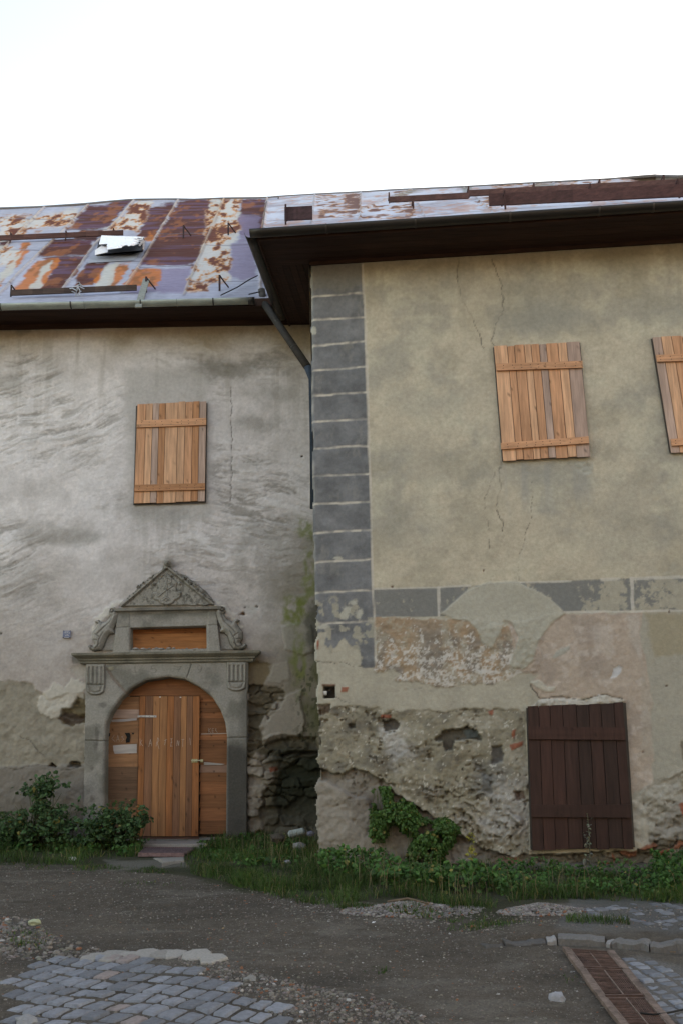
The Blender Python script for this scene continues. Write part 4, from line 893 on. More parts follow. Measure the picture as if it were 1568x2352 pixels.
def dolphin(flip):
    D = mir(DOL) if flip else DOL
    mm = (lambda x, y: (1550-x, y-8)) if flip else (lambda x, y: (x, y))
    pan = [mm(*q_) for q_ in ((425, 440), (395, 712), (240, 720), (262, 640), (330, 560))]
    def fn(p):
        X, Y, U, Z = p.X, p.Y, p.U, p.Z
        s_ = sdpoly(X, Y, c4(*D))+.6*fbm(U*20, Z*20, 231, 3); b_ = sdpoly(X, Y, c4(*pan)); col = stone_col(p, 15)
        h = np.full(X.shape, -.04); h = np.where(b_ > 0, .02, h)
        body = .035+.085*np.sqrt(np.clip(s_/9, 0, 1)); h = np.where(s_ > 0, body, h)
        rim = sst(-2.6, -.3, s_)*sst(1.0, 0, s_); col = mix(col, (.075, .07, .06), rim*.75)
        x_, y_ = c4(mm(388, 437))[0]; r_ = np.hypot(X-x_, Y-y_); g = (1-sst(1.0, 2.0, np.abs(r_-4.0)))*(s_ > 1); h -= .03*g; col = mix(col, (.07, .065, .05), g*.7)
        for s3 in ([(392, 470), (372, 520), (330, 560), (290, 600)], [(330, 590), (300, 640), (290, 690)], [(240, 690), (275, 700), (300, 670)], [(262, 640), (285, 645)], [(270, 600), (300, 620)]):
            g = 1-sst(.6, 2.0, dline(X, Y, c4(*[mm(*q_) for q_ in s3]))); h -= .012*g*(s_ > 0); col = mix(col, (.09, .085, .07), g*.55*(s_ > 0))
        h += .004*fbm(U*30, Z*30, 232, 3)*(s_ > 0)
        return h, col, (s_ > -3) | (b_ > 0)
    us, zs = sub_grid(c4(*D)+c4(*pan), 6, .0068); return relief('dolphin_carving', LW, us, zs, fn, M_STONE, portal)
dolphin(False); dolphin(True)
m_ = MB()
for k in range(26):
    f = random.random(); x = 306+ (90*f if k < 16 else 165*f); y = 1492-random.random()*3
    c = LW.px(x, y, .06); s_ = .012+.02*random.random()
    m_.add(c+IV*s_*np.array([1.5, 1, .7]), [list(t) for t in IF], np.array((.26, .24, .22))*(.6+.7*random.random()))
tag(m_.build('mortar_debris', M_PEB), 'crumbs of mortar lying on the ledge under the transom', kind='stuff')

# boards -------------------------------------------------------------
WOODS = {'p': (.52, .27, .155), 'o': (.45, .215, .11), 'l': (.57, .325, .20), 'g': (.40, .28, .23), 'w': (.46, .40, .36), 'd': (.16, .09, .055), 'b': (.31, .155, .08), 'r': (.27, .11, .05), 'D': (.30, .115, .045), 'E': (.215, .10, .055), 'F': (.34, .155, .07)}
def quadpt(fr, q, s_, t, n):        # q: tl tr br bl pixel corners
    u0, z0 = fr.uz(np.array([a[0] for a in q]), np.array([a[1] for a in q]), n)
    u_ = (u0[0]*(1-s_)+u0[1]*s_)*(1-t)+(u0[3]*(1-s_)+u0[2]*s_)*t; z_ = (z0[0]*(1-s_)+z0[1]*s_)*(1-t)+(z0[3]*(1-s_)+z0[2]*s_)*t
    return u_, z_
KNOT_R = 6
def board_mesh(fr, q, s0, s1, t0, t1, n, th, color, mb_, upright=True, knots=3, gap=.003, jit=.0):
    """one board as a grid so that knots and end grain can be pigmented"""
    L_ = 40; W_ = 7
    a = np.linspace(0, 1, L_ if upright else W_); b = np.linspace(0, 1, W_ if upright else L_)
    T, S = np.meshgrid(a, b, indexing='ij')
    u_, z_ = quadpt(fr, q, s0+(s1-s0)*S, t0+(t1-t0)*T, n+th)
    wid = abs(float(quadpt(fr, q, s1, t0, n)[0]-quadpt(fr, q, s0, t0, n)[0])); hei = abs(float(quadpt(fr, q, s0, t1, n)[1]-quadpt(fr, q, s0, t0, n)[1]))
    g = gap
    u_ = u_+np.where(S == 0, g, 0)-np.where(S == 1, g, 0); z_ = z_-np.where(T == 0, g*.3, 0)+np.where(T == 1, g*.3, 0)
    nn = n+th+jit*np.ones(u_.shape); 
    C = np.zeros(u_.shape+(3,))+np.array(color)*(.92+.16*random.random())
    sd_ = random.random()*50
    gr = fbm(u_*26+sd_, z_*1.6, 5, 4) if upright else fbm(u_*1.6+sd_, z_*26, 5, 4)
    C *= (1+.20*gr)[..., None]
    for _ in range(knots):
        kx, kz = random.random(), random.random(); ku = u_.min()+(u_.max()-u_.min())*kx; kzz = z_.min()+(z_.max()-z_.min())*kz
        r_ = np.hypot(u_-ku, z_-kzz); C = mix(C, np.array(color)*.28, sst(.019, .008, r_)*.85)
    V = fr.P(u_, z_, nn).reshape(-1, 3); na, nb = u_.shape; id_ = np.arange(na*nb).reshape(na, nb)
    F = np.stack([id_[:-1, :-1], id_[1:, :-1], id_[1:, 1:], id_[:-1, 1:]], -1).reshape(-1, 4).tolist()
    ring = list(id_[0, :])+list(id_[1:, -1])+list(id_[-1, ::-1][1:])+list(id_[::-1, 0][1:-1])
    uv = np.array([(u_.ravel()[i], z_.ravel()[i]) for i in ring]); Vb = fr.P(uv[:, 0], uv[:, 1], n+jit); k0 = len(V)
    F += [[ring[i], ring[(i+1) % len(ring)], k0+(i+1) % len(ring), k0+i] for i in range(len(ring))]
    mb_.add(np.concatenate([V, Vb]), F, np.concatenate([C.reshape(-1, 3), np.tile(np.array(color)*.6, (len(Vb), 1))]))
def shutter(fr, par, q, cuts, cols, battens, n=.03, mat=None, bat_cols=('o', 'o'), pal=WOODS, th=.028, label=None, name='shutter', kn=3, nails=True):
    sh = root(name, ORG[par.name]); sh.parent = par; sh.location = (0, 0, 0); ORG[sh.name] = ORG[par.name]
    if label: sh['label'] = label
    m_ = MB()
    for k in range(len(cuts)-1):
        e = (random.random()-.5)*.012
        board_mesh(fr, q, cuts[k], cuts[k+1], 0+e, 1+(random.random()-.5)*.012, n, th, pal[cols[k]], m_, True, kn, .0035, (random.random()-.5)*.006)
    m_.build('boards', mat or M_WOODV, sh)
    for (tl, bl, tr, br, s0, s1), cc_ in zip(battens, bat_cols):
        m_ = MB()
        qq = [(q[0][0]*(1-s0)+q[1][0]*s0+(q[3][0]-q[0][0])*tl, q[0][1]+(q[3][1]-q[0][1])*tl), (q[1][0]+(q[2][0]-q[1][0])*tr+(s1-1)*(q[1][0]-q[0][0]), q[1][1]+(q[2][1]-q[1][1])*tr),
              (q[1][0]+(q[2][0]-q[1][0])*br+(s1-1)*(q[1][0]-q[0][0]), q[1][1]+(q[2][1]-q[1][1])*br), (q[0][0]*(1-s0)+q[1][0]*s0+(q[3][0]-q[0][0])*bl, q[0][1]+(q[3][1]-q[0][1])*bl)]
        board_mesh(fr, qq, 0, 1, 0, 1, n+th+.004, .026, pal[cc_], m_, False, 4, .001)
        if nails and mat is None:
            for k in range(len(cuts)-1):
                for f in (.3, .7):
                    s_ = (cuts[k]+cuts[k+1])/2+(random.random()-.5)*.02; u_, z_ = quadpt(fr, qq, s_, f, n+th+.03)
                    m_.tube([fr.P(u_, z_, n+th+.028), fr.P(u_, z_, n+th+.033)], .006, (.03, .025, .02), 6)
        m_.build('batten', M_WOODH if mat is None else M_DARKWOOD, sh)
    return sh
def nrm(a): a = np.array(a, float); return (a-a[0])/(a[-1]-a[0])
shutter(LW, LH, [(316, 928), (475, 920.5), (471, 1151), (308, 1157)], nrm([632, 673, 704, 733, 763, 820, 853, 888, 918, 950]), 'plgollpog', [(.165, .235, .17, .24, 0, 1), (.81, .875, .82, .885, 0, 1)], label='orange boarded shutter on the grey plastered wall', bat_cols='po')
shutter(RW, RH, [(1133, 796), (1330, 785), (1355, 1048), (1154, 1058)], nrm([808, 862, 890, 930, 958, 990, 1018, 1065, 1100, 1153]), 'lpplogolw' if False else 'lpplpgplg', [(.15, .21, .165, .225, .01, 1.01), (.845, .90, .825, .885, -.01, 1.0)], label='boarded shutter under two wall cracks', bat_cols='pp')
shutter(RW, RH, [(1497, 775), (1697, 765), (1745, 1030), (1540, 1040)], nrm([0, 10, 22, 34, 48, 60, 74, 88, 100]), 'glplpgpl', [(.15, .21, .165, .225, .01, 1.01), (.88, .94, .86, .92, .02, 1.0)], label='boarded shutter cut off by the right edge', bat_cols='pp')
DB = {'x': (.045, .022, .018), 'y': (.055, .025, .02), 'z': (.035, .019, .016)}
shutter(RW, RH, [(1210, 1624), (1430, 1612), (1454, 1949), (1221, 1952)], nrm([945, 990, 1035, 1085, 1140, 1190, 1238, 1290, 1328]), 'xyyxzxzx', [(.135, .225, .175, .26, .0, 1.0), (.685, .77, .70, .79, .0, 1.0)], n=.035, mat=M_DARKWOOD, pal=DB, bat_cols='yx', label='dark red-brown plank shutter low on the crumbling wall', kn=0, nails=False)
# dark frame recess strip beside the shutters (the window frames behind)
for fr, par, q in ((RW, RH, [(1131, 798), (1331, 787), (1354, 1046), (1152, 1060)]), (LW, LH, [(313, 932), (477, 926), (474, 1155), (307, 1160)]), (RW, RH, [(1493, 778), (1697, 768), (1745, 1032), (1536, 1040)]), (RW, RH, [(1207, 1626), (1436, 1614), (1457, 1946), (1217, 1952)])):
    m_ = MB(); P8 = []
    for n_ in (-.04, .026):
        for (x, y) in q: P8.append(fr.px(x, y, n_))
    m_.hexa([P8[3], P8[2], P8[1], P8[0], P8[7], P8[6], P8[5], P8[4]], (.06, .052, .045)); m_.build('window_frame', M_DARKWOOD, par)

# arch filling and door -----------------------------------------------
infill = root('arch_boarding', ORG[LH.name]); infill.parent = LH; infill.location = (0, 0, 0); ORG[infill.name] = ORG[LH.name]
infill['label'] = 'level pine boards filling the stone arch round the door'
NI = -.16
def y4(v): return 1262+.3253*v
m_ = MB(); ysl = [1040, 1130, 1190, 1290, 1372, 1446, 1535, 1625, 1722, 1822, 1920, 2010]; cl = 'bgwbbbdddbd'
lq = lambda a, b: [(234, y4(a)), (321-(a-1040)*.0072*1.0, y4(a)), (321-(b-1040)*.0072, y4(b)), (234, y4(b))]
for k in range(11): board_mesh(LW, lq(ysl[k], ysl[k+1]), 0, 1, 0, 1, NI, .025, np.array(WOODS[{'b': 'b', 'g': 'g', 'w': 'b', 'd': 'd'}[cl[k]]])*.9, m_, False, 1, .002, (random.random()-.5)*.008)
ysr = [1030, 1075, 1118, 1150, 1190, 1240, 1300, 1345, 1382, 1440, 1520, 1575, 1640, 1730, 1825, 1915, 2010]; cr = 'obbobbobbbgbobob'
for k in range(16): board_mesh(LW, [(461, y4(ysr[k])), (532, y4(ysr[k])), (530, y4(ysr[k+1])), (458, y4(ysr[k+1]))], 0, 1, 0, 1, NI, .025, np.array(WOODS[cr[k]])*(.62, .52, .46), m_, False, 1, .002, (random.random()-.5)*.008)
board_mesh(LW, [(255, 1548), (510, 1548), (510, 1598), (255, 1598)], 0, 1, 0, 1, NI+.004, .03, np.array(WOODS['r'])*.8, m_, False, 2)
m_.build('board_panel', M_WOODH, infill)
# whitewashed smears and black holes on the left boards
def patch(fr, pts, n, c, mb_):
    P_ = [fr.px(x, y, n) for x, y in pts]; q_ = MB(); q_.add(P_, [list(range(len(P_)))[::-1]], c); q_.build(mb_, M_WOODH if mb_ != 'hole' else M_IRON, infill)
patch(LW, c4((388, 1385), (450, 1378), (556, 1374), (556, 1438), (400, 1443), (392, 1420)), NI+.034, (.42, .38, .36), 'paint_smear')
patch(LW, c4((375, 1203), (556, 1190), (556, 1206), (470, 1216), (380, 1218)), NI+.034, (.38, .34, .33), 'paint_smear')
patch(LW, c4((1010, 1300), (1190, 1296), (1190, 1301), (1010, 1306)), NI+.034, (.40, .34, .30), 'paint_smear')
patch(LW, c4((1030, 1500), (1180, 1515), (1150, 1522), (1030, 1522)), NI+.034, (.33, .30, .28), 'paint_smear')
for pts in (((470, 1296), (505, 1294), (512, 1310), (508, 1340), (506, 1362), (480, 1366), (478, 1345), (486, 1325)), ((343, 1296), (370, 1297), (366, 1318), (352, 1325), (343, 1316)), ((518, 1294), (540, 1294), (530, 1308))):
    patch(LW, c4(*pts), NI+.035, (.012, .011, .01), 'hole')
def strokes(fr, st_, n, wd, mb_, c):
    for s3 in st_:
        pp = c4(*s3)
        for (a, b) in zip(pp[:-1], pp[1:]):
            A = fr.px(a[0], a[1], n); B = fr.px(b[0], b[1], n); mb_.bar(A, B, .002, wd, up=np.cross(B-A, fr.n), c=c)
CH = (.50, .41, .35)
m_ = MB(); strokes(LW, [[(398, 1310), (380, 1336), (404, 1358)], [(412, 1358), (422, 1312), (434, 1356)], [(416, 1340), (430, 1340)], [(464, 1316), (448, 1322), (466, 1340), (448, 1356)]], NI+.034, .0045, m_, np.array(CH)*.75)
strokes(LW, [[(1062, 1262), (1064, 1294)], [(1078, 1262), (1064, 1280), (1080, 1294)], [(1100, 1266), (1088, 1266), (1088, 1292), (1100, 1290)], [(1088, 1279), (1098, 1278)], [(1116, 1262), (1112, 1278), (1126, 1292)]], NI+.036, .0045, m_, np.array(CH)*.7)
m_.build('chalk_writing', M_PEB, infill)
door = root('door', ORG[LH.name]); door.parent = LH; door.location = (0, 0, 0); ORG[door.name] = ORG[LH.name]; door['label'] = 'plain upright plank door with chalk letters and a bolt'
DQ = [(321, 1599), (459.5, 1599), (456, 1921), (314, 1921)]; ND = -.115
cu = nrm([575, 618, 672, 720, 772, 820, 868, 910, 952, 1000]); m_ = MB()
for k in range(9): board_mesh(LW, DQ, cu[k], cu[k+1], 0, 1, ND, .025, np.array(WOODS['DEFFDEFED'[k]]), m_, True, 4, .0025, (random.random()-.5)*.004)
m_.build('boards', M_WOODV, door)
m_ = MB(); strokes(LW, [[(580, 1335), (580, 1388)], [(594, 1345), (582, 1362), (598, 1388)], [(640, 1395), (652, 1340), (662, 1388)], [(644, 1372), (660, 1368)], [(692, 1390), (704, 1328), (714, 1348), (700, 1362), (714, 1410)], [(752, 1382), (762, 1338)], [(748, 1352), (768, 1340)], [(792, 1338), (808, 1336)], [(801, 1338), (796, 1388)], [(792, 1390), (808, 1388)], [(796, 1364), (808, 1360)], [(838, 1388), (842, 1348), (852, 1385), (855, 1350)], [(880, 1395), (882, 1340)], [(872, 1342), (892, 1340)], [(930, 1330), (936, 1382)]], ND+.028, .005, m_, CH)
m_.build('chalk_writing', M_PEB, door)
m_ = MB(); A = LW.px(317, y4(1178), ND+.034); B = LW.px(360, y4(1179), ND+.034); m_.bar(A, B, .006, .028, up=(0, 0, 1), c=(.42, .42, .42))
hinge = m_.build('hinge', M_METAL, door, bevel=.001)
m_ = MB()
for x in (585, 615, 645, 682):
    m_ = MB(); m_.tube([LW.px(134+.3253*x, y4(1179), ND+.036), LW.px(134+.3253*x, y4(1179), ND+.041)], .005, (.05, .05, .05), 8); m_.build('screw', M_IRON, hinge)
m_ = MB()
for (x0, x1, y0, y1) in ((943, 985, 1476, 1508),):
    m_.bar(LW.px(134+.3253*x0, y4(1492), ND+.03), LW.px(134+.3253*x1, y4(1492), ND+.03), .004, .05, c=(.42, .40, .22))
m_.tube([LW.px(134+.3253*940, y4(1490), ND+.042), LW.px(134+.3253*1022, y4(1490), ND+.042)], .008, (.55, .52, .36), 8)
m_.bar(LW.px(134+.3253*1006, y4(1492), ND+.03), LW.px(134+.3253*1024, y4(1492), ND+.03), .012, .04, c=(.42, .40, .22))
for x in (950, 965, 980): m_.bar(LW.px(134+.3253*x, y4(1480), ND+.044), LW.px(134+.3253*x, y4(1502), ND+.044), .016, .008, up=(1, 0, 0), c=(.5, .47, .28))
m_.build('bolt', M_METAL, door)
for x, y in ((720, 1042), (865, 1044)):
    m_ = MB(); c = LW.px(134+.3253*x, y4(y), ND+.03); m_.add(c+IV*np.array([.014, .004, .008]), [list(t) for t in IF], (.75, .75, .75)); m_.build('paper_remnant', M_PEB, door)
# near-black block behind the boards, standing in for shade in the gaps
m_ = MB(); 
m_.hexa([LW.px(x, y, -.6) for x, y in ((225, 1945), (540, 1945), (540, 1540), (225, 1540))]+[LW.px(x, y, -.19) for x, y in ((225, 1945), (540, 1945), (540, 1540), (225, 1540))], (.03, .022, .018)); m_.build('dark_gap_backing', M_DARKWOOD, LH)
m_ = MB(); m_.hexa([LW.px(x, y, -.16) for x, y in ((316, 1938), (458, 1938), (458, 1922), (316, 1922))]+[LW.px(x, y, -.08) for x, y in ((314, 1938), (458, 1938), (458, 1923), (314, 1923))], (.10, .05, .035)); m_.build('threshold', M_WOODH, door)
# boards in the transom
m_ = MB()
for a, b, c in ((1430, 1446, 'd'), (1446, 1457, 'r'), (1457, 1475, 'o'), (1475, 1500, 'o')): board_mesh(LW, [(292, a), (486, a-3), (486, b-3), (292, b)], 0, 1, 0, 1, -.10, .025, np.array(WOODS[c])*(.8, .68, .5), m_, False, 4, .002)
tb = m_.build('transom_boards', M_WOODH, LH)
# plaque
pl = root('plaque', ORG[LH.name]); pl.parent = LH; pl.location = (0, 0, 0); ORG[pl.name] = ORG[LH.name]; pl['label'] = 'small square blue enamel plate with white lettering'
qx = lambda x: (190+x*80/1568)/1.49; qy = lambda y: (2130+y*80/1568)/1.49
m_ = MB(); m_.hexa([LW.px(qx(x), qy(y), .002) for x, y in ((500, 1050), (1010, 1050), (1060, 550), (520, 550))]+[LW.px(qx(x), qy(y), .02) for x, y in ((500, 1050), (1010, 1050), (1060, 550), (520, 550))], (.16, .19, .29)); m_.build('plate', M_METAL, pl, bevel=.002)
m_ = MB()
for x, y in ((560, 570), (1020, 570), (540, 1020), (980, 1010)):
    m_ = MB(); m_.tube([LW.px(qx(x), qy(y), .018), LW.px(qx(x), qy(y), .024)], .006, (.03, .03, .03), 8); m_.build('screw', M_IRON, pl)
m_ = MB()
for (a, b) in (((640, 600), (910, 595)), ((620, 660), (620, 730)), ((680, 650), (720, 740)), ((720, 740), (750, 650)), ((790, 730), (830, 660)), ((830, 660), (860, 735)), ((910, 660), (980, 660)), ((940, 660), (940, 740)), ((910, 740), (980, 740)), ((680, 820), (680, 900)), ((680, 900), (730, 900)), ((770, 820), (770, 900)), ((770, 820), (830, 820)), ((830, 820), (830, 900)), ((860, 820), (890, 900)), ((590, 1010), (930, 1005))):
    m_.bar(LW.px(qx(a[0]), qy(a[1]), .0225), LW.px(qx(b[0]), qy(b[1]), .0225), .002, .0045, up=(0, .01, 1) if abs(a[1]-b[1]) < 30 else (1, 0, 0), c=(.6, .6, .62))
m_.build('lettering', M_PEB, pl)

# ================================================================== ROOFS
class Plane3:
    def __init__(s, p, a, b): s.p = np.array(p, float); s.a = a/np.linalg.norm(a); b = b-s.a*(b@s.a); s.b = b/np.linalg.norm(b); s.n = np.cross(s.a, s.b); s.n *= -np.sign(s.n@np.array([0, 1.0, 0])) if abs(s.n[1]) > 1e-6 else 1
    def px(s, x, y, off=0.0):
        r = ray(x, y); o = s.p+s.n*off; t = ((o-CAM)@s.n)/(r@s.n); return CAM+r*np.asarray(t)[..., None]
    def st(s, P_): d = P_-s.p; return d@s.a, d@s.b
    def P(s, u, v, off=0): return s.p+np.asarray(u)[..., None]*s.a+np.asarray(v)[..., None]*s.b+np.asarray(off)[..., None]*s.n
OVL = .68
ge = LW.px(300, 690, OVL)                      # front edge of the left roof
LR = Plane3(ge, np.array([1.0, 0, 0]), np.array([0, math.cos(R(40)), math.sin(R(40))]))
GR0 = RW.px(600, 528, .80); GR1 = RW.px(1500, 471, .80)
GR0[2] = GR1[2] = (GR0[2]+GR1[2])/2+.0
ridge_z = LR.px(613, 458); 
bdir = ridge_z-(GR0+GR1)/2; bdir = np.array([0, bdir[1], bdir[2]])
RR = Plane3((GR0+GR1)/2, RW.u, np.array([0, 9.0, 9.0*(ridge_z[2]-GR0[2])/(ridge_z[1]-GR0[1])]))
def c1(*pts): return [(.5*x, 376+.5*y) for x, y in pts]
def c2(*pts): return [(537+.6575*x, 376+.6575*y) for x, y in pts]
ZN = (.33, .34, .42); RB = (.085, .024, .016); RP = (.11, .062, .11); OR = (.46, .13, .022); PW = (.60, .60, .62)
SEAMS = [c1((205, 200), (60, 345), (0, 410), (-150, 560)), c1((405, 190), (300, 300), (90, 500), (0, 600)), c1((615, 170), (505, 300), (440, 370), (330, 520), (285, 580)), c1((820, 165), (715, 340), (640, 470), (560, 590)), c1((1030, 160), (940, 370), (845, 600)), c1((1228, 158), (1205, 300), (1195, 600))]
HJ = [c1((0, 250), (390, 258)), c1((0, 395), (195, 400)), c1((175, 428), (400, 420)), c1((310, 302), (505, 300)), c1((400, 455), (640, 450)), c1((640, 478), (890, 468)), c1((730, 320), (950, 315)), c1((950, 375), (1160, 370)), c1((865, 542), (1190, 535)), c1((0, 205), (400, 190)), c1((0, 552), (60, 550)), c1((1100, 238), (1210, 236))]
def rust_fx(p, col, base_ang=0):
    return col
def left_roof(p):
    X, Y, U, Z = p.X, p.Y, p.U, p.Z
    col = np.zeros(X.shape+(3,))+ZN; h = np.zeros(X.shape)
    # streaky tone running down the slope
    st_ = fbm(U*5, Z*.8, 301, 4); wr = fbm(U*.7, Z*14, 302, 3)
    col *= (1+.12*st_+.08*wr)[..., None]
    def P_(pts, c, soft=2, rag=5, a=1.0, sc=3.0):
        nonlocal col
        m = p.poly(c1(*pts), soft, rag, sc); col = mix(col, np.array(c), m*a); return m
    # purple-brown rusted sheets
    for pts in ([(310, 300), (410, 192), (600, 172), (560, 215), (500, 290), (450, 308)], [(180, 425), (240, 350), (440, 345), (400, 420)], [(170, 430), (400, 425), (330, 520), (270, 580), (180, 580), (270, 460)], [(640, 320), (690, 200), (820, 168), (725, 320), (700, 345), (640, 330)], [(825, 168), (960, 165), (1030, 190), (940, 380), (890, 470), (640, 470), (715, 340)], [(1110, 165), (1228, 160), (1205, 330), (1110, 330), (1090, 240)], [(400, 455), (500, 455), (430, 560), (330, 575)], [(380, 300), (480, 300), (440, 360), (330, 350)], [(0, 350), (50, 350), (20, 400), (0, 420)]):
        P_(pts, RB, 3, 7)
    # bluish purple bloom over the brown
    b = sst(-.1, .5, fbm(U*1.0, Z*6, 304, 4)); brown = sst(.25, .12, col[..., 0]); col = mix(col, RP, b*brown*.75); ob = sst(.15, .5, fbm(U*4, Z*1.6, 347, 5, .65)); col = mix(col, (.26, .085, .03), ob*brown*.7)
    for pts in ([(640, 478), (890, 470), (845, 600), (570, 600)], [(1060, 370), (1165, 365), (1180, 520), (1060, 530)], [(1090, 236), (1200, 236), (1180, 350), (1100, 360)]):
        P_(pts, (.20, .16, .25), 4, 8, .8)
    # spotty rust over pale sheets
    spot = .75*fbm(U*7, Z*2.6, 305, 5, .65)+.35*fbm(U*2.5, Z*1.2, 345, 3); edg = fbm(U*20, Z*5, 346, 3)
    def spotty(pts, thr=.1):
        nonlocal col
        m = p.poly(c1(*pts), 4, 8, 3); col = mix(col, (.50, .47, .44), m*.8); s1 = sst(thr-.26, thr-.02, spot+.1*edg)*m; col = mix(col, (.50, .20, .05), s1*.9); s2 = sst(thr-.04, thr+.12, spot+.1*edg)*m; col = mix(col, (.13, .036, .02), s2)
    spotty([(500, 300), (620, 180), (700, 175), (660, 270), (640, 310), (480, 300)], -.02)
    spotty([(960, 165), (1110, 165), (1100, 235), (1100, 330), (1060, 380), (1060, 540), (865, 540), (940, 370)], .06)
    spotty([(0, 250), (150, 230), (100, 340), (0, 360)], .1); spotty([(150, 240), (370, 200), (330, 290), (100, 310)], .25)
    spotty([(865, 545), (960, 545), (960, 590), (850, 590)], .1); spotty([(0, 380), (100, 395), (60, 460), (0, 470)], .3)
    # orange streaks
    for pts in ([(100, 540), (170, 440), (270, 432), (265, 470), (190, 570), (20, 600)], [(610, 490), (740, 488), (725, 560), (560, 585)], [(530, 470), (600, 455), (570, 520), (520, 575), (480, 575)], [(110, 360), (160, 350), (120, 395), (90, 392)], [(430, 545), (470, 490), (450, 560)], [(690, 320), (720, 320), (700, 350), (670, 345)], [(100, 395), (135, 400), (40, 520), (0, 560), (0, 520)]):
        m = P_(pts, OR, 3, 8, .9); col = mix(col, (.20, .08, .03), m*sst(.1, .5, fbm(U*7, Z*3, 306, 4))*.7)
    for pts in ([(480, 470), (545, 460), (510, 560), (440, 570)], [(200, 480), (240, 450), (180, 570), (140, 570)], [(60, 440), (110, 400), (60, 500), (0, 550), (0, 500)]):
        P_(pts, (.44, .43, .40), 3, 6, .9)
    # bright pale upper strip
    m = sst(.15, .55, fbm(U*1.4, Z*2, 308, 3))*sst(520, 480, Y)*.0
    for s_ in SEAMS:
        d = dline(X, Y, s_); g = 1-sst(1.2, 2.6, d); h += .028*g; col = mix(col, (.45, .36, .30), g*.6)
        g = sst(2, 3, d)*sst(5, 3.5, d); col = mix(col, (.12, .07, .06), g*.25)
    for s_ in HJ:
        d = dline(X, Y+.8*fbm(U*3, Z*0, 309, 2), s_); g = 1-sst(.6, 1.5, d); col = mix(col, (.12, .11, .14), g*.6); h -= .006*g
    h += .010*fbm(U*1.5, Z*2.5, 310, 3)+.004*fbm(U*.8, Z*22, 311, 3)
    sky_y = np.interp(X, SKYL[0], SKYL[1])
    return h, col, (Y > sky_y) & (X < 640)
SKYL = ([-300, 0, 90, 195, 245, 305, 400, 450, 515, 610, 640, 720, 840, 900, 1060, 1200, 1400, 1500, 1568, 1800], [490, 479, 476, 469, 464, 459, 458, 459, 456, 455, 452, 447, 441, 437, 430, 422, 412, 403, 405, 395])
class PFrame:
    def __init__(s, pl): s.pl = pl
    def P(s, u, z, n=0.0): u, z, n = np.broadcast_arrays(np.asarray(u, float), np.asarray(z, float), np.asarray(n, float)); return s.pl.P(u, z, n)
def st_of(pl, x, y): a, b = pl.st(pl.px(x, y)); return float(a), float(b)
u0 = st_of(LR, -260, 700)[0]; u1 = st_of(LR, 640, 700)[0]+.6
vmax = max(st_of(LR, x, np.interp(x, *SKYL))[1] for x in range(-200, 640, 20))+.1
relief('roof', PFrame(LR), np.arange(u0-1.5, u1, .022), np.arange(0, vmax, .022), left_roof, M_SHEET, LH)
def right_roof(p):
    X, Y, U, Z = p.X, p.Y, p.U, p.Z
    col = np.zeros(X.shape+(3,))+(.43, .455, .54); h = .006*fbm(U*1.5, Z*2, 320, 3)
    col *= (1+.12*fbm(U*4, Z*1.2, 321, 4))[..., None]
    spot = fbm(U*6, Z*2.4, 322, 5, .65)
    bl = sst(.0, .5, fbm(U*2.2, Z*1.1, 348, 4)); col = mix(col, (.22, .17, .20), bl*.5); r0 = sst(.12, .35, spot+.3*fbm(U*1.4, Z*.8, 349, 3)); col = mix(col, (.40, .16, .06), r0*.5)
    def sp(pts, thr, a=1):
        nonlocal col
        m = p.poly(c2(*pts), 2, 4, 3); col = mix(col, (.5, .23, .08), sst(thr-.15, thr, spot)*m*a); col = mix(col, (.13, .05, .035), sst(thr, thr+.12, spot)*m*a)
    sp([(285, 105), (445, 100), (440, 180), (300, 200)], .15); sp([(440, 150), (620, 135), (640, 190), (430, 200)], .1); sp([(560, 95), (640, 92), (600, 110), (560, 110)], 0); sp([(390, 105), (440, 100), (440, 160), (380, 160)], -.4)
    sp([(590, 140), (625, 138), (625, 190), (600, 190)], -.3); sp([(830, 120), (900, 110), (900, 160), (860, 150)], .0); sp([(900, 65), (1568, 35), (1568, 60), (900, 90)], .12)
    for pts in ([(620, 90), (660, 92), (560, 120), (560, 108)], [(790, 78), (830, 80), (830, 100), (800, 100)], [(1050, 70), (1120, 66), (1110, 82), (1040, 86)]):
        m = p.poly(c2(*pts), 2, 3, 4); col = mix(col, (.16, .16, .14), m*.7)
    for s_ in (c2((120, 120), (105, 230)), c2((283, 108), (270, 220)), c2((443, 100), (440, 195)), c2((620, 90), (430, 170)), c2((800, 80), (900, 170)), c2((640, 140), (665, 185)), c2((1110, 62), (1180, 130))):
        d = dline(X, Y, s_); g = 1-sst(.8, 2, d); h += .025*g; col = mix(col, (.25, .2, .18), g*.5)
    for s_ in (c2((105, 200), (180, 196)), c2((290, 195), (430, 180), (620, 186)), c2((640, 183), (870, 165)), c2((120, 148), (280, 142))):
        d = dline(X, Y, s_); g = 1-sst(.5, 1.4, d); col = mix(col, (.2, .2, .24), g*.6)
    sky_y = np.interp(X, *SKYL)
    return h, col, (Y > sky_y) & (X > np.interp(Y, [455, 530], [612, 604]))
u0 = st_of(RR, 560, 500)[0]-.6; u1 = st_of(RR, 1700, 470)[0]+.4
vmax = max(st_of(RR, x, np.interp(x, *SKYL))[1] for x in range(620, 1700, 20))+.2
relief('roof', PFrame(RR), np.arange(u0, u1, .022), np.arange(0, vmax, .022), right_roof, M_SHEET, RH)
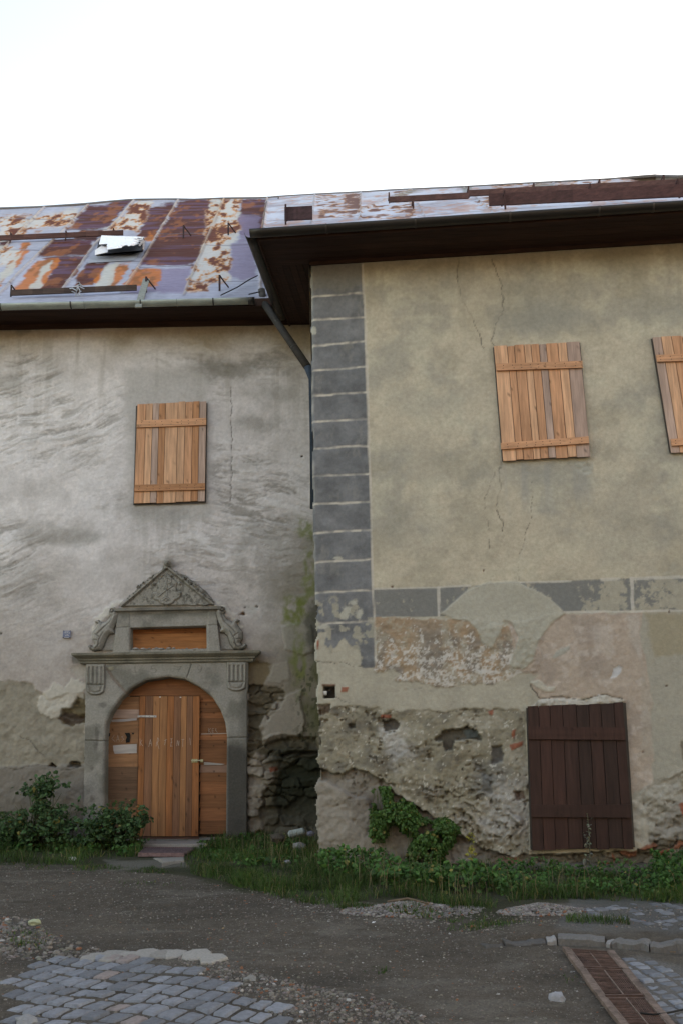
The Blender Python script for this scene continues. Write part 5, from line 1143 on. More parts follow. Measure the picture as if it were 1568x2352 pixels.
# ridge and back slope so that the roofs are closed volumes
for pl, par, x0, x1, y0 in ((LR, LH, -200, 640, 0), (RR, RH, 612, 1700, 0)):
    m_ = MB(); prev = None
    for x in np.linspace(x0, x1, 40):
        p = pl.px(x, float(np.interp(x, *SKYL))+.6)
        if prev is not None:
            a, b = prev, p; a2 = a+[0, 7, -5.5]; b2 = b+[0, 7, -5.5]
            m_.add([a, b, b2, a2], [[0, 1, 2, 3]], (.2, .18, .17))
            m_.tube([a, b], .035, (.16, .15, .16), 6)
        prev = p
    m_.build('roof_back', M_SHEET, par)

# eaves --------------------------------------------------------------
EB = (.038, .018, .013)
m_ = MB(); x0, x1 = us0, us1 = float(LW.uz(-200, 740)[0]), float(RW.o[0])+.5
zE = ZL
for k in range(4):
    y0, y1 = -.02+OVL*k/4, -.02+OVL*(k+1)/4-.006
    m_.hexa([LW.P(x0, zE, y0), LW.P(x1, zE, y0), LW.P(x1, zE+.02, y0), LW.P(x0, zE+.02, y0), LW.P(x0, zE, y1), LW.P(x1, zE, y1), LW.P(x1, zE+.02, y1), LW.P(x0, zE+.02, y1)], EB)
m_.hexa([LW.P(x0, zE-.09, .018), LW.P(x1, zE-.09, .018), LW.P(x1, zE-.002, .018), LW.P(x0, zE-.002, .018), LW.P(x0, zE-.09, .045), LW.P(x1, zE-.09, .045), LW.P(x1, zE-.002, .045), LW.P(x0, zE-.002, .045)], EB)
m_.hexa([LW.P(x0, zE-.05, OVL-.03), LW.P(x1, zE-.05, OVL-.03), LW.P(x1, ge[2]-.01, OVL-.03), LW.P(x0, ge[2]-.01, OVL-.03), LW.P(x0, zE-.05, OVL-.004), LW.P(x1, zE-.05, OVL-.004), LW.P(x1, ge[2]-.01, OVL-.004), LW.P(x0, ge[2]-.01, OVL-.004)], EB)
m_.build('eaves', M_EAVES, LH)
# right eaves: soffit, verge soffit, fascia
uL = float(RW.uz(590, 540, .8)[0]); uR = float(RW.uz(1740, 480, .8)[0])
zR = ZR+.01
def rbox(m, u0, u1, n0, n1, z0, z1, c):
    m.hexa([RW.P(u0, z0, n0), RW.P(u1, z0, n0), RW.P(u1, z1, n0), RW.P(u0, z1, n0), RW.P(u0, z0, n1), RW.P(u1, z0, n1), RW.P(u1, z1, n1), RW.P(u0, z1, n1)], c)
m_ = MB()
for k in range(5): rbox(m_, uL+.02, uR, -.02+.8*k/5, -.02+.8*(k+1)/5-.006, zR, zR+.02, np.array(EB)*(.8+.5*random.random()))
NB = 12
for k in range(6): rbox(m_, uL+.02+(0-uL-.02)*k/6, uL+.02+(0-uL-.02)*(k+1)/6-.006, -2.4, -.022, zR, zR+.02, np.array(EB)*(.7+.5*random.random()))
rbox(m_, .0, uR, .015, .05, zR-.05, zR-.002, EB)
rbox(m_, uL, uR, .775, .8, zR-.03, GR0[2]-.02, np.array(EB)*1.2)
rbox(m_, uL, uL+.025, -2.4, .774, zR-.03, GR0[2]-.02, EB)
m_.build('eaves', M_EAVES, RH)
m_ = MB(); rbox(m_, uL-.02, uR, -2.6, .83, GR0[2]-.015, GR0[2]+.005, (.03, .03, .035)); m_.build('roof_edge', M_EAVES, RH)
# gutters --------------------------------------------------------------
m_ = MB(); rg = .075
ga = LW.px(-260, 709, OVL+.08); gb = LW.px(571, 689, OVL+.08); gb[2] = gb[2]; 
ga = np.array([ga[0], ga[1], ga[2]]); n_ = 24
pts = [ga+(gb-ga)*i/n_ for i in range(n_+1)]
zs_shift = [0, 0, .01]
m_.tube([p_+zs_shift for p_ in pts], rg, (.30, .34, .32), 14, arc=(math.pi, 2*math.pi)); gutL = m_.build('gutter', M_METAL, LH, smooth=True, solid=.003)
for x in (4, 165, 196, 325, 408, 491):
    f = (x+260)/(831.); c = ga+(gb-ga)*f+zs_shift
    m_ = MB(); wdt = .02 if x not in (196, 408) else .012; cc_ = (.03, .03, .03) if x not in (196, 408) else (.22, .25, .24)
    m_.tube([c-[wdt/2, 0, 0], c+[wdt/2, 0, 0]], rg+.006, cc_, 14, arc=(math.pi, 2*math.pi)); 
    if x not in (196, 408): m_.bar(c+[0, .07, .0], c+[0, .25, .14], .02, .006, c=(.04, .03, .03))
    m_.build('bracket', M_METAL, gutL, smooth=True, solid=.003)
m_ = MB(); m_.tube([gb+[0, 0, .01], gb+[.10, 0, .01]], rg+.004, (.03, .03, .03), 14, arc=(math.pi, 2*math.pi)); m_.build('end_cap', M_METAL, gutL, smooth=True, solid=.003)
m_ = MB(); dk = (.022, .019, .017)
gcn = RW.px(585, 552, .88); zz_ = gcn[2]
cL = RW.P(uL-.07, zz_, .88); cR = RW.P(uR, zz_, .88)
zz_ = GR0[2]-.075+.02; cL[2] = cR[2] = zz_
m_.tube([cL+(cR-cL)*i/40 for i in range(41)], .08, dk, 14, arc=(math.pi, 2*math.pi))
cB = RW.P(uL-.07, zz_-.03, -1.75)
m_.tube([cL+(cB-cL)*i/10 for i in range(11)], .08, dk, 14, arc=(math.pi, 2*math.pi))
gutR = m_.build('gutter', M_METAL, RH, smooth=True, solid=.003)
for x in (750, 953, 1170, 1375, 1500):
    u_ = float(RW.uz(x, 500, .88)[0]); c = RW.P(u_, zz_, .88); m_ = MB(); m_.tube([c-RW.u*.012, c+RW.u*.012], .086, (.04, .032, .03), 14, arc=(math.pi, 2*math.pi)); m_.build('bracket', M_METAL, gutR, smooth=True, solid=.003)
# downpipe
cD = cB+[0, 0, -.05]; 
p1 = RW.P(uL-.07, zz_-.22, -1.70)
p1 = LW.px(606, 695, .6); p0 = LW.px(601, 665, .6)
pe = RW.P(0, 0, -.25); rr_ = ray(706, 842); t_ = (pe[1]-0)/rr_[1]; p2 = CAM+rr_*t_
rr_ = ray(717, 870); p3 = CAM+rr_*((pe[1])/rr_[1]); rr_ = ray(717, 1168); p4 = CAM+rr_*((pe[1]+.0)/rr_[1]); p4[:2] = p3[:2]
m_ = MB(); m_.tube([p0, p1, p1+(p2-p1)*.03], .055, (.055, .05, .048), 14); m_.tube([p1+(p2-p1)*.02, p2], .056, (.028, .024, .02), 14); m_.tube([p2, p3, p4], .05, (.03, .045, .065), 14)
for f in (.33, .72): m_.tube([p1+(p2-p1)*f, p1+(p2-p1)*(f+.02)], .056, (.11, .11, .10), 14)
m_.build('downpipe', M_PIPE, RH, smooth=True)

# snow guards, hatch and hooks ------------------------------------------
def upright(pl, xb, yb, h_): p = pl.px(xb, yb); return p, p+np.array([0, 0, h_])
def guard(pl, par, ends, hgt, brk, c=(.075, .035, .032), thick=.03, label=None, lift=.05):
    g = root('snow_guard', ORG[par.name]); g.parent = par; g.location = (0, 0, 0); ORG[g.name] = ORG[par.name]
    if label: g['label'] = label
    a, b = [pl.px(x, y, lift) for x, y in ends]; m_ = MB(); k = 12
    for i in range(k):
        p_, q_ = a+(b-a)*i/k, a+(b-a)*(i+1)/k
        d = np.array([0, thick, 0]); u_ = np.array([0, 0, hgt])
        m_.hexa([p_, q_, q_+u_, p_+u_, p_-d, q_-d, q_+u_-d, p_+u_-d], np.array(c)*(.8+.4*random.random()), .4)
    m_.build('rail', M_EAVES, g)
    for x, y in brk:
        m_ = MB(); p_ = pl.px(x, y); m_.bar(p_+[0, -.05, -.02], p_+[0, -.05, hgt+.09], .025, .012, up=(0, 1, 0), c=np.array(c)*.7); m_.bar(p_+[0, -.05, hgt+.08], p_+[0, .22, .18], .02, .012, c=np.array(c)*.7); m_.build('bracket', M_IRON, g)
    return g
guard(LR, LH, [(-60, 556), (284, 541)], .10, [(26, 558), (153, 554), (262, 548)], label='upper rusty snow rail broken off beside the roof hatch')
guard(LR, LH, [(28, 680), (315, 668)], .09, [(28, 682), (183, 676)], c=(.06, .04, .035), label='lower rusty snow rail just above the zinc gutter')
guard(RR, RH, [(895, 466), (1075, 457)], .10, [(893, 468), (948, 480)], label='left end of the brown snow board')
guard(RR, RH, [(1075, 452), (1740, 419)], .11, [(1075, 455), (1225, 449), (1376, 440), (1523, 431)], label='long upper brown snow board')
guard(RR, RH, [(1122, 474), (1740, 445)], .175, [(1158, 482), (1355, 465), (1556, 456)], c=(.065, .028, .026), label='lower brown snow board along the dark gutter')
guard(RR, RH, [(654, 508), (718, 505)], .20, [(657, 517)], c=(.045, .022, .025), label='short dark snow board above the gutter corner')
for (x, y) in ((422, 547), (505, 668), (525, 541), (336, 672)):
    p_ = LR.px(x, y); m_ = MB(); m_.bar(p_, p_+[0, -.02, .26], .03, .014, up=(0, 1, 0), c=(.04, .025, .03)); m_.bar(p_+[0, -.02, .25], p_+[.13, .1, .10], .02, .014, c=(.05, .03, .03)); m_.build('roof_hook', M_IRON, LH)
# snapped board hanging over the gutter
m_ = MB(); a = LR.px(337, 641, .16); b = LW.px(318, 706, OVL+.19); m_.bar(a, b, .022, .10, up=(1, .2, .2), c=(.22, .23, .21)); o = m_.build('broken_board', M_WOODV); tag(o, 'snapped grey board hanging down over the zinc gutter', 'board')
# wire lying on the left roof
m_ = MB(); m_.tube([LR.px(508, 678, .05), LR.px(545, 660, .06), LR.px(572, 643, .08), LR.px(592, 633, .1)], .01, (.02, .02, .025), 6); m_.tube([LR.px(572, 676, .05), LR.px(598, 670, .1)], .01, (.02, .02, .025), 6)
tag(m_.build('wire', M_IRON), 'black wire trailing over the sheet roof to the gutter corner', 'wire')
m_ = MB(); c_ = LR.px(181, 668, .12)
for k in range(14):
    d = rng.normal(size=3)*.05; e = rng.normal(size=3)*.05; m_.tube([c_+d, c_+(d+e)*.6+[0, 0, .02], c_+e], .007, (.42, .45, .5), 5)
tag(m_.build('wire_knot', M_METAL), 'pale knotted wire twisted round the lower snow rail', 'wire')
# hatch with crumpled foil cover
def ch(*pts): return [((300+x*260/1568)/1.49, (740+y*260/1568)/1.49) for x, y in pts]
hatch = root('roof_hatch', ORG[LH.name]); hatch.parent = LH; hatch.location = (0, 0, 0); ORG[hatch.name] = ORG[LH.name]; hatch['label'] = 'low roof hatch with a torn crumpled white sheet cover'
H_ = lambda x, y, o=0.: LR.px(*ch((x, y))[0], o)
m_ = MB(); low = [H_(180, 800), H_(1150, 725), H_(1190, 500), H_(230, 520)]; hi = [H_(170, 790, .10), H_(1100, 690, .22), H_(1160, 440, .2), H_(300, 430, .16)]
m_.hexa([low[0], low[1], low[2], low[3], hi[0]*.5+low[0]*.5, hi[1]*.7+low[1]*.3, hi[2], hi[3]], (.012, .012, .014)); m_.build('dark_opening', M_DARKWOOD, hatch)  # near-black block standing in for the shaded opening under the cover
us_ = np.linspace(0, 1, 46); vs_ = np.linspace(0, 1, 22); A_, B_ = np.meshgrid(us_, vs_)
tl, tr, br, bl = [np.array(ch(q_)[0]) for q_ in ((290, 400), (1170, 430), (1080, 600), (200, 720))]
XX = ((1-A_)*(1-B_))[..., None]*tl+(A_*(1-B_))[..., None]*tr+(A_*B_)[..., None]*br+((1-A_)*B_)[..., None]*bl
off = .26+.03*fbm(A_*3, B_*2, 401, 4, .5)+.006*fbm(A_*12, B_*9, 402, 3)-.13*sst(.75, 1, A_)*B_
Pn = LR.px(XX[..., 0], XX[..., 1])+off[..., None]*0+LR.n*0
Pn = np.array([[LR.px(XX[i, j, 0], XX[i, j, 1], float(off[i, j])) for j in range(46)] for i in range(22)])
edge_ = sst(.80, 1.0, B_+.22*fbm(A_*7, B_*0, 403, 3)); keep = (B_+.16*fbm(A_*6, A_*0, 404, 4) < .97) & ~((B_ > .6) & (A_ < .12+.1*B_))
idx = np.arange(46*22).reshape(22, 46); q = np.stack([idx[:-1, :-1], idx[:-1, 1:], idx[1:, 1:], idx[1:, :-1]], -1).reshape(-1, 4); q = q[keep.ravel()[q].all(1)]
M_FOIL = surf_mat('crumpled_foil', .7, .08, ((20, .006), (60, .003)), spec=.3, metal=0, noise_scale=15)
o = mesh_np('torn_cover', Pn.reshape(-1, 3), q, (.78, .80, .86), M_FOIL, hatch, smooth=False); md = o.modifiers.new('thickness', 'SOLIDIFY'); md.thickness = .004
m_ = MB(); m_.add([H_(155, 800, .10), H_(420, 740, .16), H_(430, 640, .2), H_(300, 600, .22), H_(160, 700, .16)], [[0, 1, 2, 3, 4]], (.70, .70, .76)); m_.build('folded_flap', M_FOIL, hatch, solid=.004); m_ = MB(); m_.add([H_(1040, 690, .06), H_(1170, 700, .04), H_(1195, 520, .14), H_(1150, 470, .24), H_(1060, 600, .2)], [[0, 1, 2, 3, 4]], (.42, .42, .46)); m_.build('folded_flap', M_FOIL, hatch, solid=.004)
m_ = MB(); m_.add([H_(20, 960, .015), H_(960, 910, .015), H_(1120, 730, .03), H_(430, 800, .03), H_(90, 830, .02)], [[0, 1, 2, 3, 4]], (.30, .32, .37)); m_.build('flashing', M_SHEET, hatch, solid=.003)

# ================================================================== GREENERY
def blades(P, hgt, wid, C, lean=.5):
    n = len(P); a = rng.random(n)*6.283; d = np.column_stack([np.cos(a), np.sin(a), np.zeros(n)]); s_ = np.column_stack([-np.sin(a), np.cos(a), np.zeros(n)])
    b = rng.random(n)*6.283; d = np.column_stack([np.cos(b), np.sin(b), np.zeros(n)])
    l = (rng.random(n)*lean)[:, None]; up = np.array([0, 0, 1.0]); H = hgt[:, None]; W = wid[:, None]
    V = np.stack([P-s_*W/2, P+s_*W/2, P+up*H*.55+d*H*l*.3+s_*W*.4, P+up*H*.55+d*H*l*.3-s_*W*.4, P+up*H*.95*(1-.3*l)+d*H*l], 1)
    V = np.concatenate([V, V[:, 4:5]+[0, 0, .0005]], 1)
    F = np.array([[0, 1, 2, 3], [3, 2, 4, 5]]); Fc = (F[None]+6*np.arange(n)[:, None, None]).reshape(-1, 4)
    Cc = np.repeat(C[:, None], 6, 1); return V.reshape(-1, 3), Fc, Cc.reshape(-1, 3)
def leafs(P, size, C, nrm_=None, droop=.4, aspect=.75):
    n = len(P); d = rng.normal(size=(n, 3)); d[:, 2] = d[:, 2]*.5-droop
    if nrm_ is not None: d = d-(d@nrm_)[:, None]*nrm_*.6
    d /= np.linalg.norm(d, axis=1)[:, None]
    r_ = rng.normal(size=(n, 3)); r_ = r_+(np.array([0, -.6, .9]) if nrm_ is None else nrm_*1.2); s_ = np.cross(d, r_); s_ /= np.linalg.norm(s_, axis=1)[:, None]; nn = np.cross(s_, d)
    S = size[:, None]; W = S*aspect/2
    V = np.stack([P, P+d*S*.3+s_*W-nn*S*.06, P+d*S*.65+s_*W*.75-nn*S*.1, P+d*S-nn*S*.18, P+d*S*.65-s_*W*.75-nn*S*.1, P+d*S*.3-s_*W-nn*S*.06, P+d*S*.5+nn*S*.06], 1)
    F = np.array([[0, 1, 6], [1, 2, 6], [2, 3, 6], [3, 4, 6], [4, 5, 6], [5, 0, 6]]); Fc = (F[None]+7*np.arange(n)[:, None, None]).reshape(-1, 3)
    Cc = np.repeat(C[:, None], 7, 1); return V.reshape(-1, 3), Fc, Cc.reshape(-1, 3)
def greens(n, base=(.045, .10, .025), v=.4, yel=.04):
    c = np.array(base)*(1+v*(rng.random((n, 1))*2-1))*(1+.2*(rng.random((n, 3))-.5)); y = rng.random(n) < yel; c[y] = np.array((.22, .20, .06))*(.7+.5*rng.random((y.sum(), 1))); return c
def join(parts):
    V, F, C = [], [], []; k = 0
    for v, f, c in parts: V.append(v); F.append(f+k); C.append(c); k += len(v)
    return np.concatenate(V), np.concatenate(F), np.concatenate(C)
GRASSP = [([(-60, 1935), (0, 1925), (200, 1925), (335, 1945), (320, 1966), (240, 1975), (200, 1990), (0, 1985), (-60, 1980)], 7500, .16, 1), ([(430, 1965), (460, 1945), (520, 1925), (640, 1925), (727, 1940), (735, 1990), (860, 2010), (1100, 2035), (1150, 2085), (1120, 2118), (1060, 2112), (1030, 2095), (950, 2058), (850, 2062), (800, 2090), (620, 2060), (560, 2040), (410, 2000)], 17000, .15, 1),
          ([(1080, 1998), (1600, 2012), (1700, 2055), (1700, 2085), (1500, 2075), (1320, 2075), (1180, 2085)], 8500, .13, .8), ([(400, 2000), (560, 2040), (800, 2095), (1100, 2130), (1120, 2118), (800, 2080), (560, 2030)], 1800, .06, 1), ([(-50, 1985), (200, 1990), (400, 1998), (400, 2008), (200, 2003), (-50, 1995)], 1600, .05, 1),
          ([(1040, 2118), (1180, 2128), (1250, 2140), (1150, 2148), (1020, 2135)], 700, .06, 1), ([(1300, 2120), (1440, 2125), (1450, 2142), (1300, 2140)], 250, .06, 1), ([(270, 2022), (420, 2030), (420, 2045), (280, 2040)], 90, .04, 1), ([(20, 2130), (130, 2150), (90, 2180), (20, 2170)], 250, .05, 1), ([(1290, 2240), (1400, 2250), (1390, 2262), (1290, 2258)], 60, .04, 1), ([(840, 2220), (900, 2228), (880, 2240), (830, 2236)], 60, .04, 1)]
parts_ = []
for poly, n, hh, k in GRASSP:
    n = int(n*1.3)
    P = scatter(poly, n); cl = np.clip(.5+1.2*fbm(P[:, 0]*2.6, P[:, 1]*3.5, 501, 4), .05, 1.7); kp_ = rng.random(n) < cl+.05; P = P[kp_]; cl = cl[kp_]; n = len(P)
    hg = hh*(.35+.75*rng.random(n))*(.5+.7*cl); base = greens(n, (.05, .105, .022)); dr_ = rng.random(n) < .07; base[dr_] = np.array((.20, .17, .09))*(.6+.7*rng.random((dr_.sum(), 1))); base *= (.6+.5*vn(P[:, 0]*1.7, P[:, 1]*1.7, 502))[:, None]
    parts_.append(blades(P, hg, .004+.005*rng.random(n), base, 1.5))
P = scatter([(450, 1950), (727, 1945), (1100, 2035), (1600, 2030), (1600, 2065), (1150, 2080), (850, 2050)], 420); parts_.append(blades(P, .16+.28*rng.random(420), np.full(420, .006), np.array((.19, .16, .09))*(.5+.8*rng.random((420, 1))), .5))
V, F, C = join(parts_); tag(mesh_np('grass', V, F, C, M_LEAF, smooth=False), 'short green grass along the foot of both houses', kind='stuff')
# broad-leaved weeds
parts_ = []
for poly, n, hh, sz in (([(-60, 1930), (180, 1925), (330, 1950), (300, 1965), (0, 1960)], 1500, .16, .055), ([(450, 1945), (560, 1925), (720, 1940), (730, 1990), (640, 2000), (500, 1990)], 1700, .12, .05), ([(730, 1985), (900, 2000), (1180, 2030), (1140, 2055), (900, 2040), (740, 2020)], 3000, .22, .06), ([(1080, 1995), (1250, 2005), (1600, 2010), (1600, 2050), (1380, 2065), (1150, 2060)], 4200, .16, .042), ([(1500, 2010), (1700, 2012), (1700, 2060), (1510, 2060)], 3000, .42, .045)):
    P = scatter(poly, n); dn = vn(P[:, 0]*2.3, P[:, 1]*2.3, 511); kk = vn(P[:, 0]*5, P[:, 1]*6, 512) > .38; P = P[kk]; dn = dn[kk]; n = len(P); P[:, 2] += hh*rng.random(n)**.7*(.35+1.0*dn); parts_.append(leafs(P, sz*(.35+1.1*rng.random(n)), greens(n, (.048, .125, .03), .5, .04)))
V, F, C = join(parts_); tag(mesh_np('weeds', V, F, C, M_LEAF, smooth=False), 'broad leaved weeds crowding the wall foot', kind='stuff')
def shrub(name, blobs, n, size, label, stems, base=(.05, .105, .04)):
    r_ = root(name, blobs[0][0]*np.array([1, 1, 0])+[0, 0, float(gbase(0, blobs[0][0][1]))]); tag(r_, label, 'shrub', 'wild shrubs by the doorway')
    parts_ = []
    for c, rx, ry_, rz in blobs:
        m = int(n*rx*rz/sum(b[1]*b[3] for b in blobs)); d = rng.normal(size=(m, 3)); d /= np.linalg.norm(d, axis=1)[:, None]; d *= (rng.random((m, 1))**.45); P = c+d*np.array([rx, ry_, rz])*(1+.3*fbm(d[:, 0]*3, d[:, 2]*3, 521, 3))[:, None]
        P = P[P[:, 2] > gbase(0, P[:, 1])]; k = vn(P[:, 0]*9, P[:, 2]*9, 522); P = P[k > .36]; parts_.append(leafs(P, size*(.35+1.15*rng.random(len(P))), greens(len(P), base, .45, .02)))
    V, F, C = join(parts_); mesh_np('foliage', V, F, C, M_LEAF, r_, smooth=False)
    m_ = MB()
    for _ in range(stems):
        c, rx, ry_, rz = random.choice(blobs); b = c*np.array([1, 1, 0])+[random.uniform(-.5, .5)*rx, 0, 0]; b[2] = float(gz(b[0], b[1])); t = c+np.array([random.uniform(-.8, .8)*rx, random.uniform(-.6, .3)*ry_, random.uniform(.3, .95)*rz]); m_.tube([b, (b+t)/2+[random.uniform(-.04, .04), 0, .02], t], [.008, .006, .003], (.07, .08, .03), 5)
    m_.build('stems', M_LEAF, r_, smooth=True)
def at(px, py, D): r__ = ray(px, py); return CAM+r__*(D/r__[1])
shrub('tall_shrub', [(at(95, 1850, 14.9), .40, .3, .42), (at(120, 1895, 14.8), .65, .35, .32), (at(20, 1905, 14.8), .5, .35, .3), (at(100, 1815, 14.95), .2, .2, .24)], 3900, .058, 'tall wild shrub against the grey wall at the left edge', 40)
shrub('low_shrub', [(at(270, 1885, 14.7), .42, .32, .27), (at(310, 1905, 14.6), .25, .25, .22), (at(215, 1915, 14.7), .32, .3, .24)], 2900, .052, 'lower wild shrub covering the left foot of the doorway', 30)
# ivy on the crumbling wall
iv = root('climbing_plant', RW.px(950, 1985, .1)); tag(iv, 'leafy climbing plant hanging on the crumbling wall of the corner house', 'climbing plant')
IVY = [c_ for c_ in r5((330, 950), (380, 935), (430, 985), (500, 1030), (560, 1065), (640, 1075), (662, 1100), (630, 1150), (600, 1200), (640, 1300), (600, 1330), (440, 1320), (470, 1200), (490, 1130), (440, 1110), (400, 1080), (370, 1120), (340, 1160), (315, 1150), (330, 1060))]
n = 8500; px_ = rng.uniform(850, 1060, n*4); py_ = rng.uniform(1805, 2025, n*4); U_, Z_ = RW.uz(px_, py_); s_ = sdpoly(px_, py_, IVY)+15*fbm(U_*4, Z_*4, 531, 4); k = (s_ > 0) & (vn(U_*8, Z_*8, 532) > .29); px_, py_, U_, Z_, s_ = [a[k][:n] for a in (px_, py_, U_, Z_, s_)]
P = RW.P(U_, Z_, -.05+.17*rng.random(len(U_))*np.clip(s_/14, .3, 1)+.02); V, F, C = leafs(P, .040*(.35+1.1*rng.random(len(P))), greens(len(P), (.055, .125, .03), .4, .035), RW.n, .9, .9)
mesh_np('foliage', V, F, C, M_LEAF, iv, smooth=False)
m_ = MB()
for _ in range(34):
    x, y = random.choice([(868, 1830), (900, 1850), (940, 1890), (980, 1900), (1020, 1910), (990, 1950), (880, 1880)]); a = RW.px(x+random.uniform(-12, 12), y+random.uniform(-15, 5), .04); b = a+RW.u*random.uniform(-.06, .06)-[0, 0, random.uniform(.15, .45)]+RW.n*.03; m_.tube([a, (a+b)/2+RW.n*.03, b], [.004, .003, .002], (.09, .10, .04), 5)
m_.build('stems', M_LEAF, iv)
def stalk(base_px, top_px, nn, label, leafc, seed, cat='weed', name='weed_stalk'):
    b = RW.px(*base_px, .14); t = RW.px(*top_px, .10); r_ = root(name, b); tag(r_, label, cat); m_ = MB(); m_.tube([b-[0, 0, .15], b, (b+t)/2+[.015, 0, 0], t], [.006, .006, .005, .003], (.12, .12, .08), 6); m_.build('stem', M_LEAF, r_)
    f = rng.random(nn); P = b+(t-b)*f[:, None]+rng.normal(size=(nn, 3))*.02; V, F, C = leafs(P, .03+.05*rng.random(nn)*(1-f), greens(nn, leafc, .3, 0)); mesh_np('leaves', V, F, C, M_LEAF, r_, smooth=False)
stalk((1352, 2010), (1348, 1868), 70, 'pale dry weed stalk standing in front of the brown shutter', (.16, .17, .13), 1)
stalk((1080, 2000), (1081, 1912), 60, 'yellow leaved weed stalk beside the climbing plant', (.26, .24, .05), 2)
# a few hand-sized fallen leaves
for px, py, lab in ((1555, 2188+0, 'withered pale brown leaf by the kerb at the right edge'), (1083, 2082+38, 'dry brown leaf between the gravel heaps'), (510, 2132, 'yellow fallen leaf on the open road')):
    g = gpt(px, py); g[2] = float(gz(g[0], g[1]))+.012; V, F, C = leafs(np.array([g]), np.array([.07 if px > 1500 else .05]), np.array([[.32, .20, .10]]), None, 0); 
    V[:, 2] = g[2]+np.abs(V[:, 2]-g[2])*.3; tag(mesh_np('fallen_leaf', V, F, C, M_LEAF, smooth=False), lab, 'leaf')
# twig on the gravel heap
a, b = gpt(890, 2092), gpt(985, 2099); m_ = MB(); za = .10
m_.tube([[a[0], a[1], float(gz(a[0], a[1]))+.03], [(a[0]+b[0])/2, (a[1]+b[1])/2+.02, float(gz((a[0]+b[0])/2, a[1]))+.05], [b[0], b[1], float(gz(b[0], b[1]))+.03]], [.012, .012, .008], (.14, .10, .07), 7)
tag(m_.build('twig', M_WOODH), 'bare brown twig lying across the wide gravel heap', 'twig')

# doorstep ------------------------------------------------------------
def slab(name, pts, z0, z1, c, label, cat, jitter=0):
    m_ = MB(); P = [gpt(x, y) for x, y in pts]; k = len(P); zb = np.mean([float(gz(p[0], p[1])) for p in P])
    V = [[p[0], p[1], zb+z0] for p in P]+[[p[0], p[1], zb+z1] for p in P]; F = [list(range(k))[::-1], [k+i for i in range(k)]]+[[i, (i+1) % k, k+(i+1) % k, k+i] for i in range(k)]
    m_.add(V, F, c); o = m_.build(name, M_PEB, bevel=.012); tag(o, label, cat); return o
slab('doorstep', [(326, 1950), (476, 1952), (462, 1936), (326, 1935)], -.1, .05, (.24, .22, .21), 'grey concrete doorstep below the plank door', 'doorstep')
slab('broken_slab', [(352, 1972), (424, 1970), (424, 1982), (403, 1984), (380, 1990), (372, 1992), (374, 1982)], -.04, .035, (.24, .225, .21), 'broken concrete piece in front of the doormat grid', 'slab')
mg = root('foot_grid', gpt(385, 1958)); tag(mg, 'purple-grey slatted iron foot grid in front of the doorstep', 'foot grid')
q4 = [gpt(*p_) for p_ in ((333, 1951), (452, 1952), (424, 1969), (318, 1968))]
def mq(u, v, z): p_ = (q4[0]*(1-u)+q4[1]*u)*(1-v)+(q4[3]*(1-u)+q4[2]*u)*v; return [p_[0], p_[1], .48+(p_[1]-14.6)*.04+z]
zb = float(gz(q4[0][0], (q4[0][1]+q4[3][1])/2))-.46+.03
m_ = MB()
for k in range(26):
    u = k/26; m_.hexa([mq(u, 0.02, zb-.03), mq(u+.018, .02, zb-.03), mq(u+.018, .98, zb-.03), mq(u, .98, zb-.03), mq(u, .02, zb), mq(u+.018, .02, zb), mq(u+.018, .98, zb), mq(u, .98, zb)], (.17, .12, .13))
m_.build('slats', M_IRON, mg)
for v0, v1 in ((-.01, .05), (.95, 1.02)):
    m_ = MB(); m_.hexa([mq(0, v0, zb-.04), mq(1, v0, zb-.04), mq(1, v1, zb-.04), mq(0, v1, zb-.04), mq(0, v0, zb+.004), mq(1, v0, zb+.004), mq(1, v1, zb+.004), mq(0, v1, zb+.004)], (.16, .10, .10)); m_.build('frame_bar', M_IRON, mg)
# litter in the corner
m_ = MB(); a = at(662, 1917, 14.6); b = at(700, 1908, 14.6); m_.tube([a, a+(b-a)*.1, a+(b-a)*.9, b], [.02, .05, .045, .02], (.30, .34, .34), 10); tag(m_.build('crushed_carton', M_FOIL), 'crushed pale carton lying in the dark corner', 'litter')
for k, (x, y, s_, c, lab) in enumerate(((715, 1915, .05, (.12, .12, .16), 'dark crumpled bag beside the crushed carton'), (690, 1945, .09, (.20, .20, .21), 'large grey stone below the crushed carton'), (640, 1925, .10, (.07, .06, .05), 'dark stone at the foot of the hollow corner'))):
    g = at(x, y, 14.4 if k != 1 else 14.2); V = IV*(1+.4*(rng.random((12, 1))-.5))*s_*np.array([1.2, 1, .8])+g; tag(mesh_np('crumpled_bag' if k == 0 else 'stone', V, IF, c, M_PEB, smooth=False), lab, 'bag' if k == 0 else 'stone')

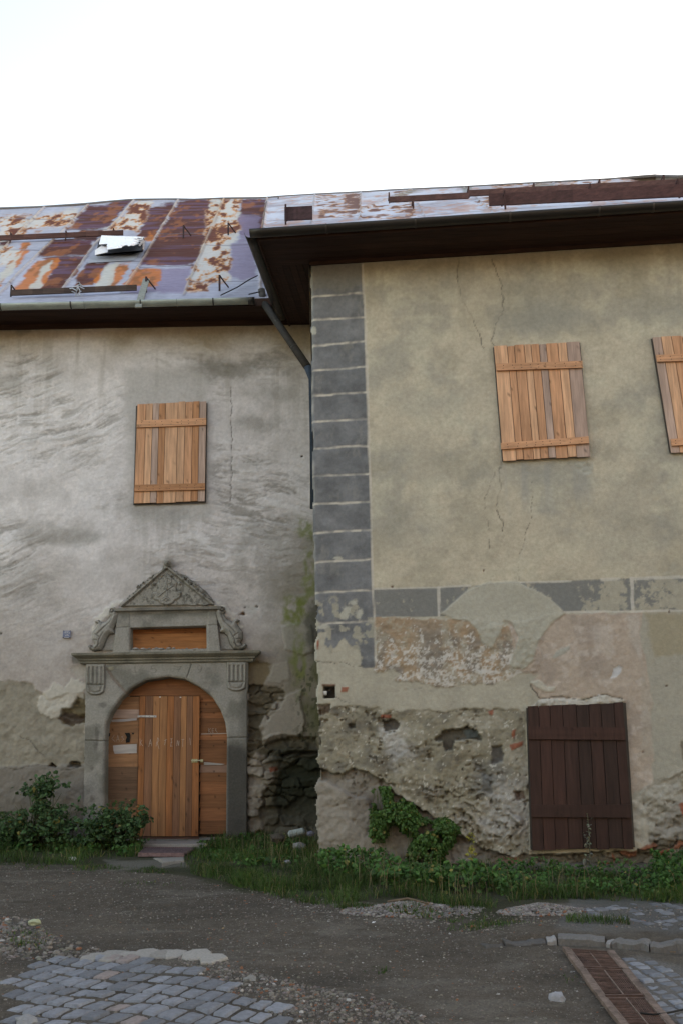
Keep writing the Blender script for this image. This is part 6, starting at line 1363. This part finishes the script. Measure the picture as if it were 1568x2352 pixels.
# ================================================================== UNSEEN HOUSES ACROSS THE STREET (added to shut out the low sky)
def sky_screen_house(x0, x1, y, zt, wc, label):
    o = root('house', (x0+(x1-x0)/2, y, 0)); tag(o, label, 'house'); m_ = MB()
    m_.hexa([(x0, y-7, -.6), (x1, y-7, -.6), (x1, y-7, zt), (x0, y-7, zt), (x0, y, -.6), (x1, y, -.6), (x1, y, zt), (x0, y, zt)], wc); m_.build('wall', M_PLASTER, o)
    m_ = MB(); m_.add([(x0-.2, y+.5, zt-.1), (x1+.2, y+.5, zt-.1), (x1+.2, y-3.5, zt+3.3), (x0-.2, y-3.5, zt+3.3), (x1+.2, y-7.5, zt-.1), (x0-.2, y-7.5, zt-.1)], [[0, 1, 2, 3], [3, 2, 4, 5], [0, 3, 5], [1, 4, 2], [0, 5, 4, 1]], (.16, .09, .07)); m_.build('roof', M_SHEET, o)
    for k in range(int((x1-x0)/2.6)):
        for zz0 in (1.2, 4.3):
            xx = x0+1.2+k*2.6; m_ = MB(); m_.hexa([(xx, y-.01, zz0), (xx+1, y-.01, zz0), (xx+1, y-.01, zz0+1.5), (xx, y-.01, zz0+1.5), (xx, y+.04, zz0), (xx+1, y+.04, zz0), (xx+1, y+.04, zz0+1.5), (xx, y+.04, zz0+1.5)], (.10, .08, .07)); m_.build('window', M_DARKWOOD, o)
sky_screen_house(-16, -1.5, -2.6, 8.0, (.30, .27, .22), 'plain unseen house added across the street behind the viewer to the left, shutting out low sky')
sky_screen_house(-1.2, 15, -3.0, 8.4, (.34, .31, .27), 'plain unseen house added across the street behind the viewer to the right, shutting out low sky')

def sun_screen_house(x0, x1, y, zt, wc, label):  # unseen blocks added beside the row to keep sun off the street
    o = root('house', ((x0+x1)/2, y, 0)); tag(o, label, 'house'); m_ = MB()
    m_.hexa([(x0, y, -.3), (x0, y+9, -.3), (x0, y+9, zt), (x0, y, zt), (x1, y, -.3), (x1, y+9, -.3), (x1, y+9, zt), (x1, y, zt)], wc); m_.build('wall', M_PLASTER, o)
    m_ = MB(); m_.add([(x0, y-.6, zt), (x1, y-.6, zt), (x1, y+8, zt+4.6), (x0, y+8, zt+4.6), (x1, y+15, zt), (x0, y+15, zt)], [[0, 1, 2, 3], [3, 2, 4, 5], [0, 3, 5], [1, 4, 2], [0, 5, 4, 1]], (.12, .06, .05)); m_.build('roof', M_SHEET, o)
    for k in range(int((x1-x0)/2.8)):
        for z0 in (1.6, 5.0):
            xx = x0+1+k*2.8; m_ = MB(); m_.hexa([(xx, y+.01, z0), (xx+1, y+.01, z0), (xx+1, y+.01, z0+1.4), (xx, y+.01, z0+1.4), (xx, y-.04, z0), (xx+1, y-.04, z0), (xx+1, y-.04, z0+1.4), (xx, y-.04, z0+1.4)], (.10, .07, .06)); m_.build('window', M_DARKWOOD, o)
sun_screen_house(float(RW.P(us[-1], 0)[0])+.02 if False else 6.3, 34, 12.9, 7.9, (.33, .30, .25), 'unseen house added to the right of the corner house to keep sun off the street')
sun_screen_house(-30, -6.6, 15.3, 7.9, (.36, .34, .32), 'unseen house added to the left of the grey house to keep sun off the street')
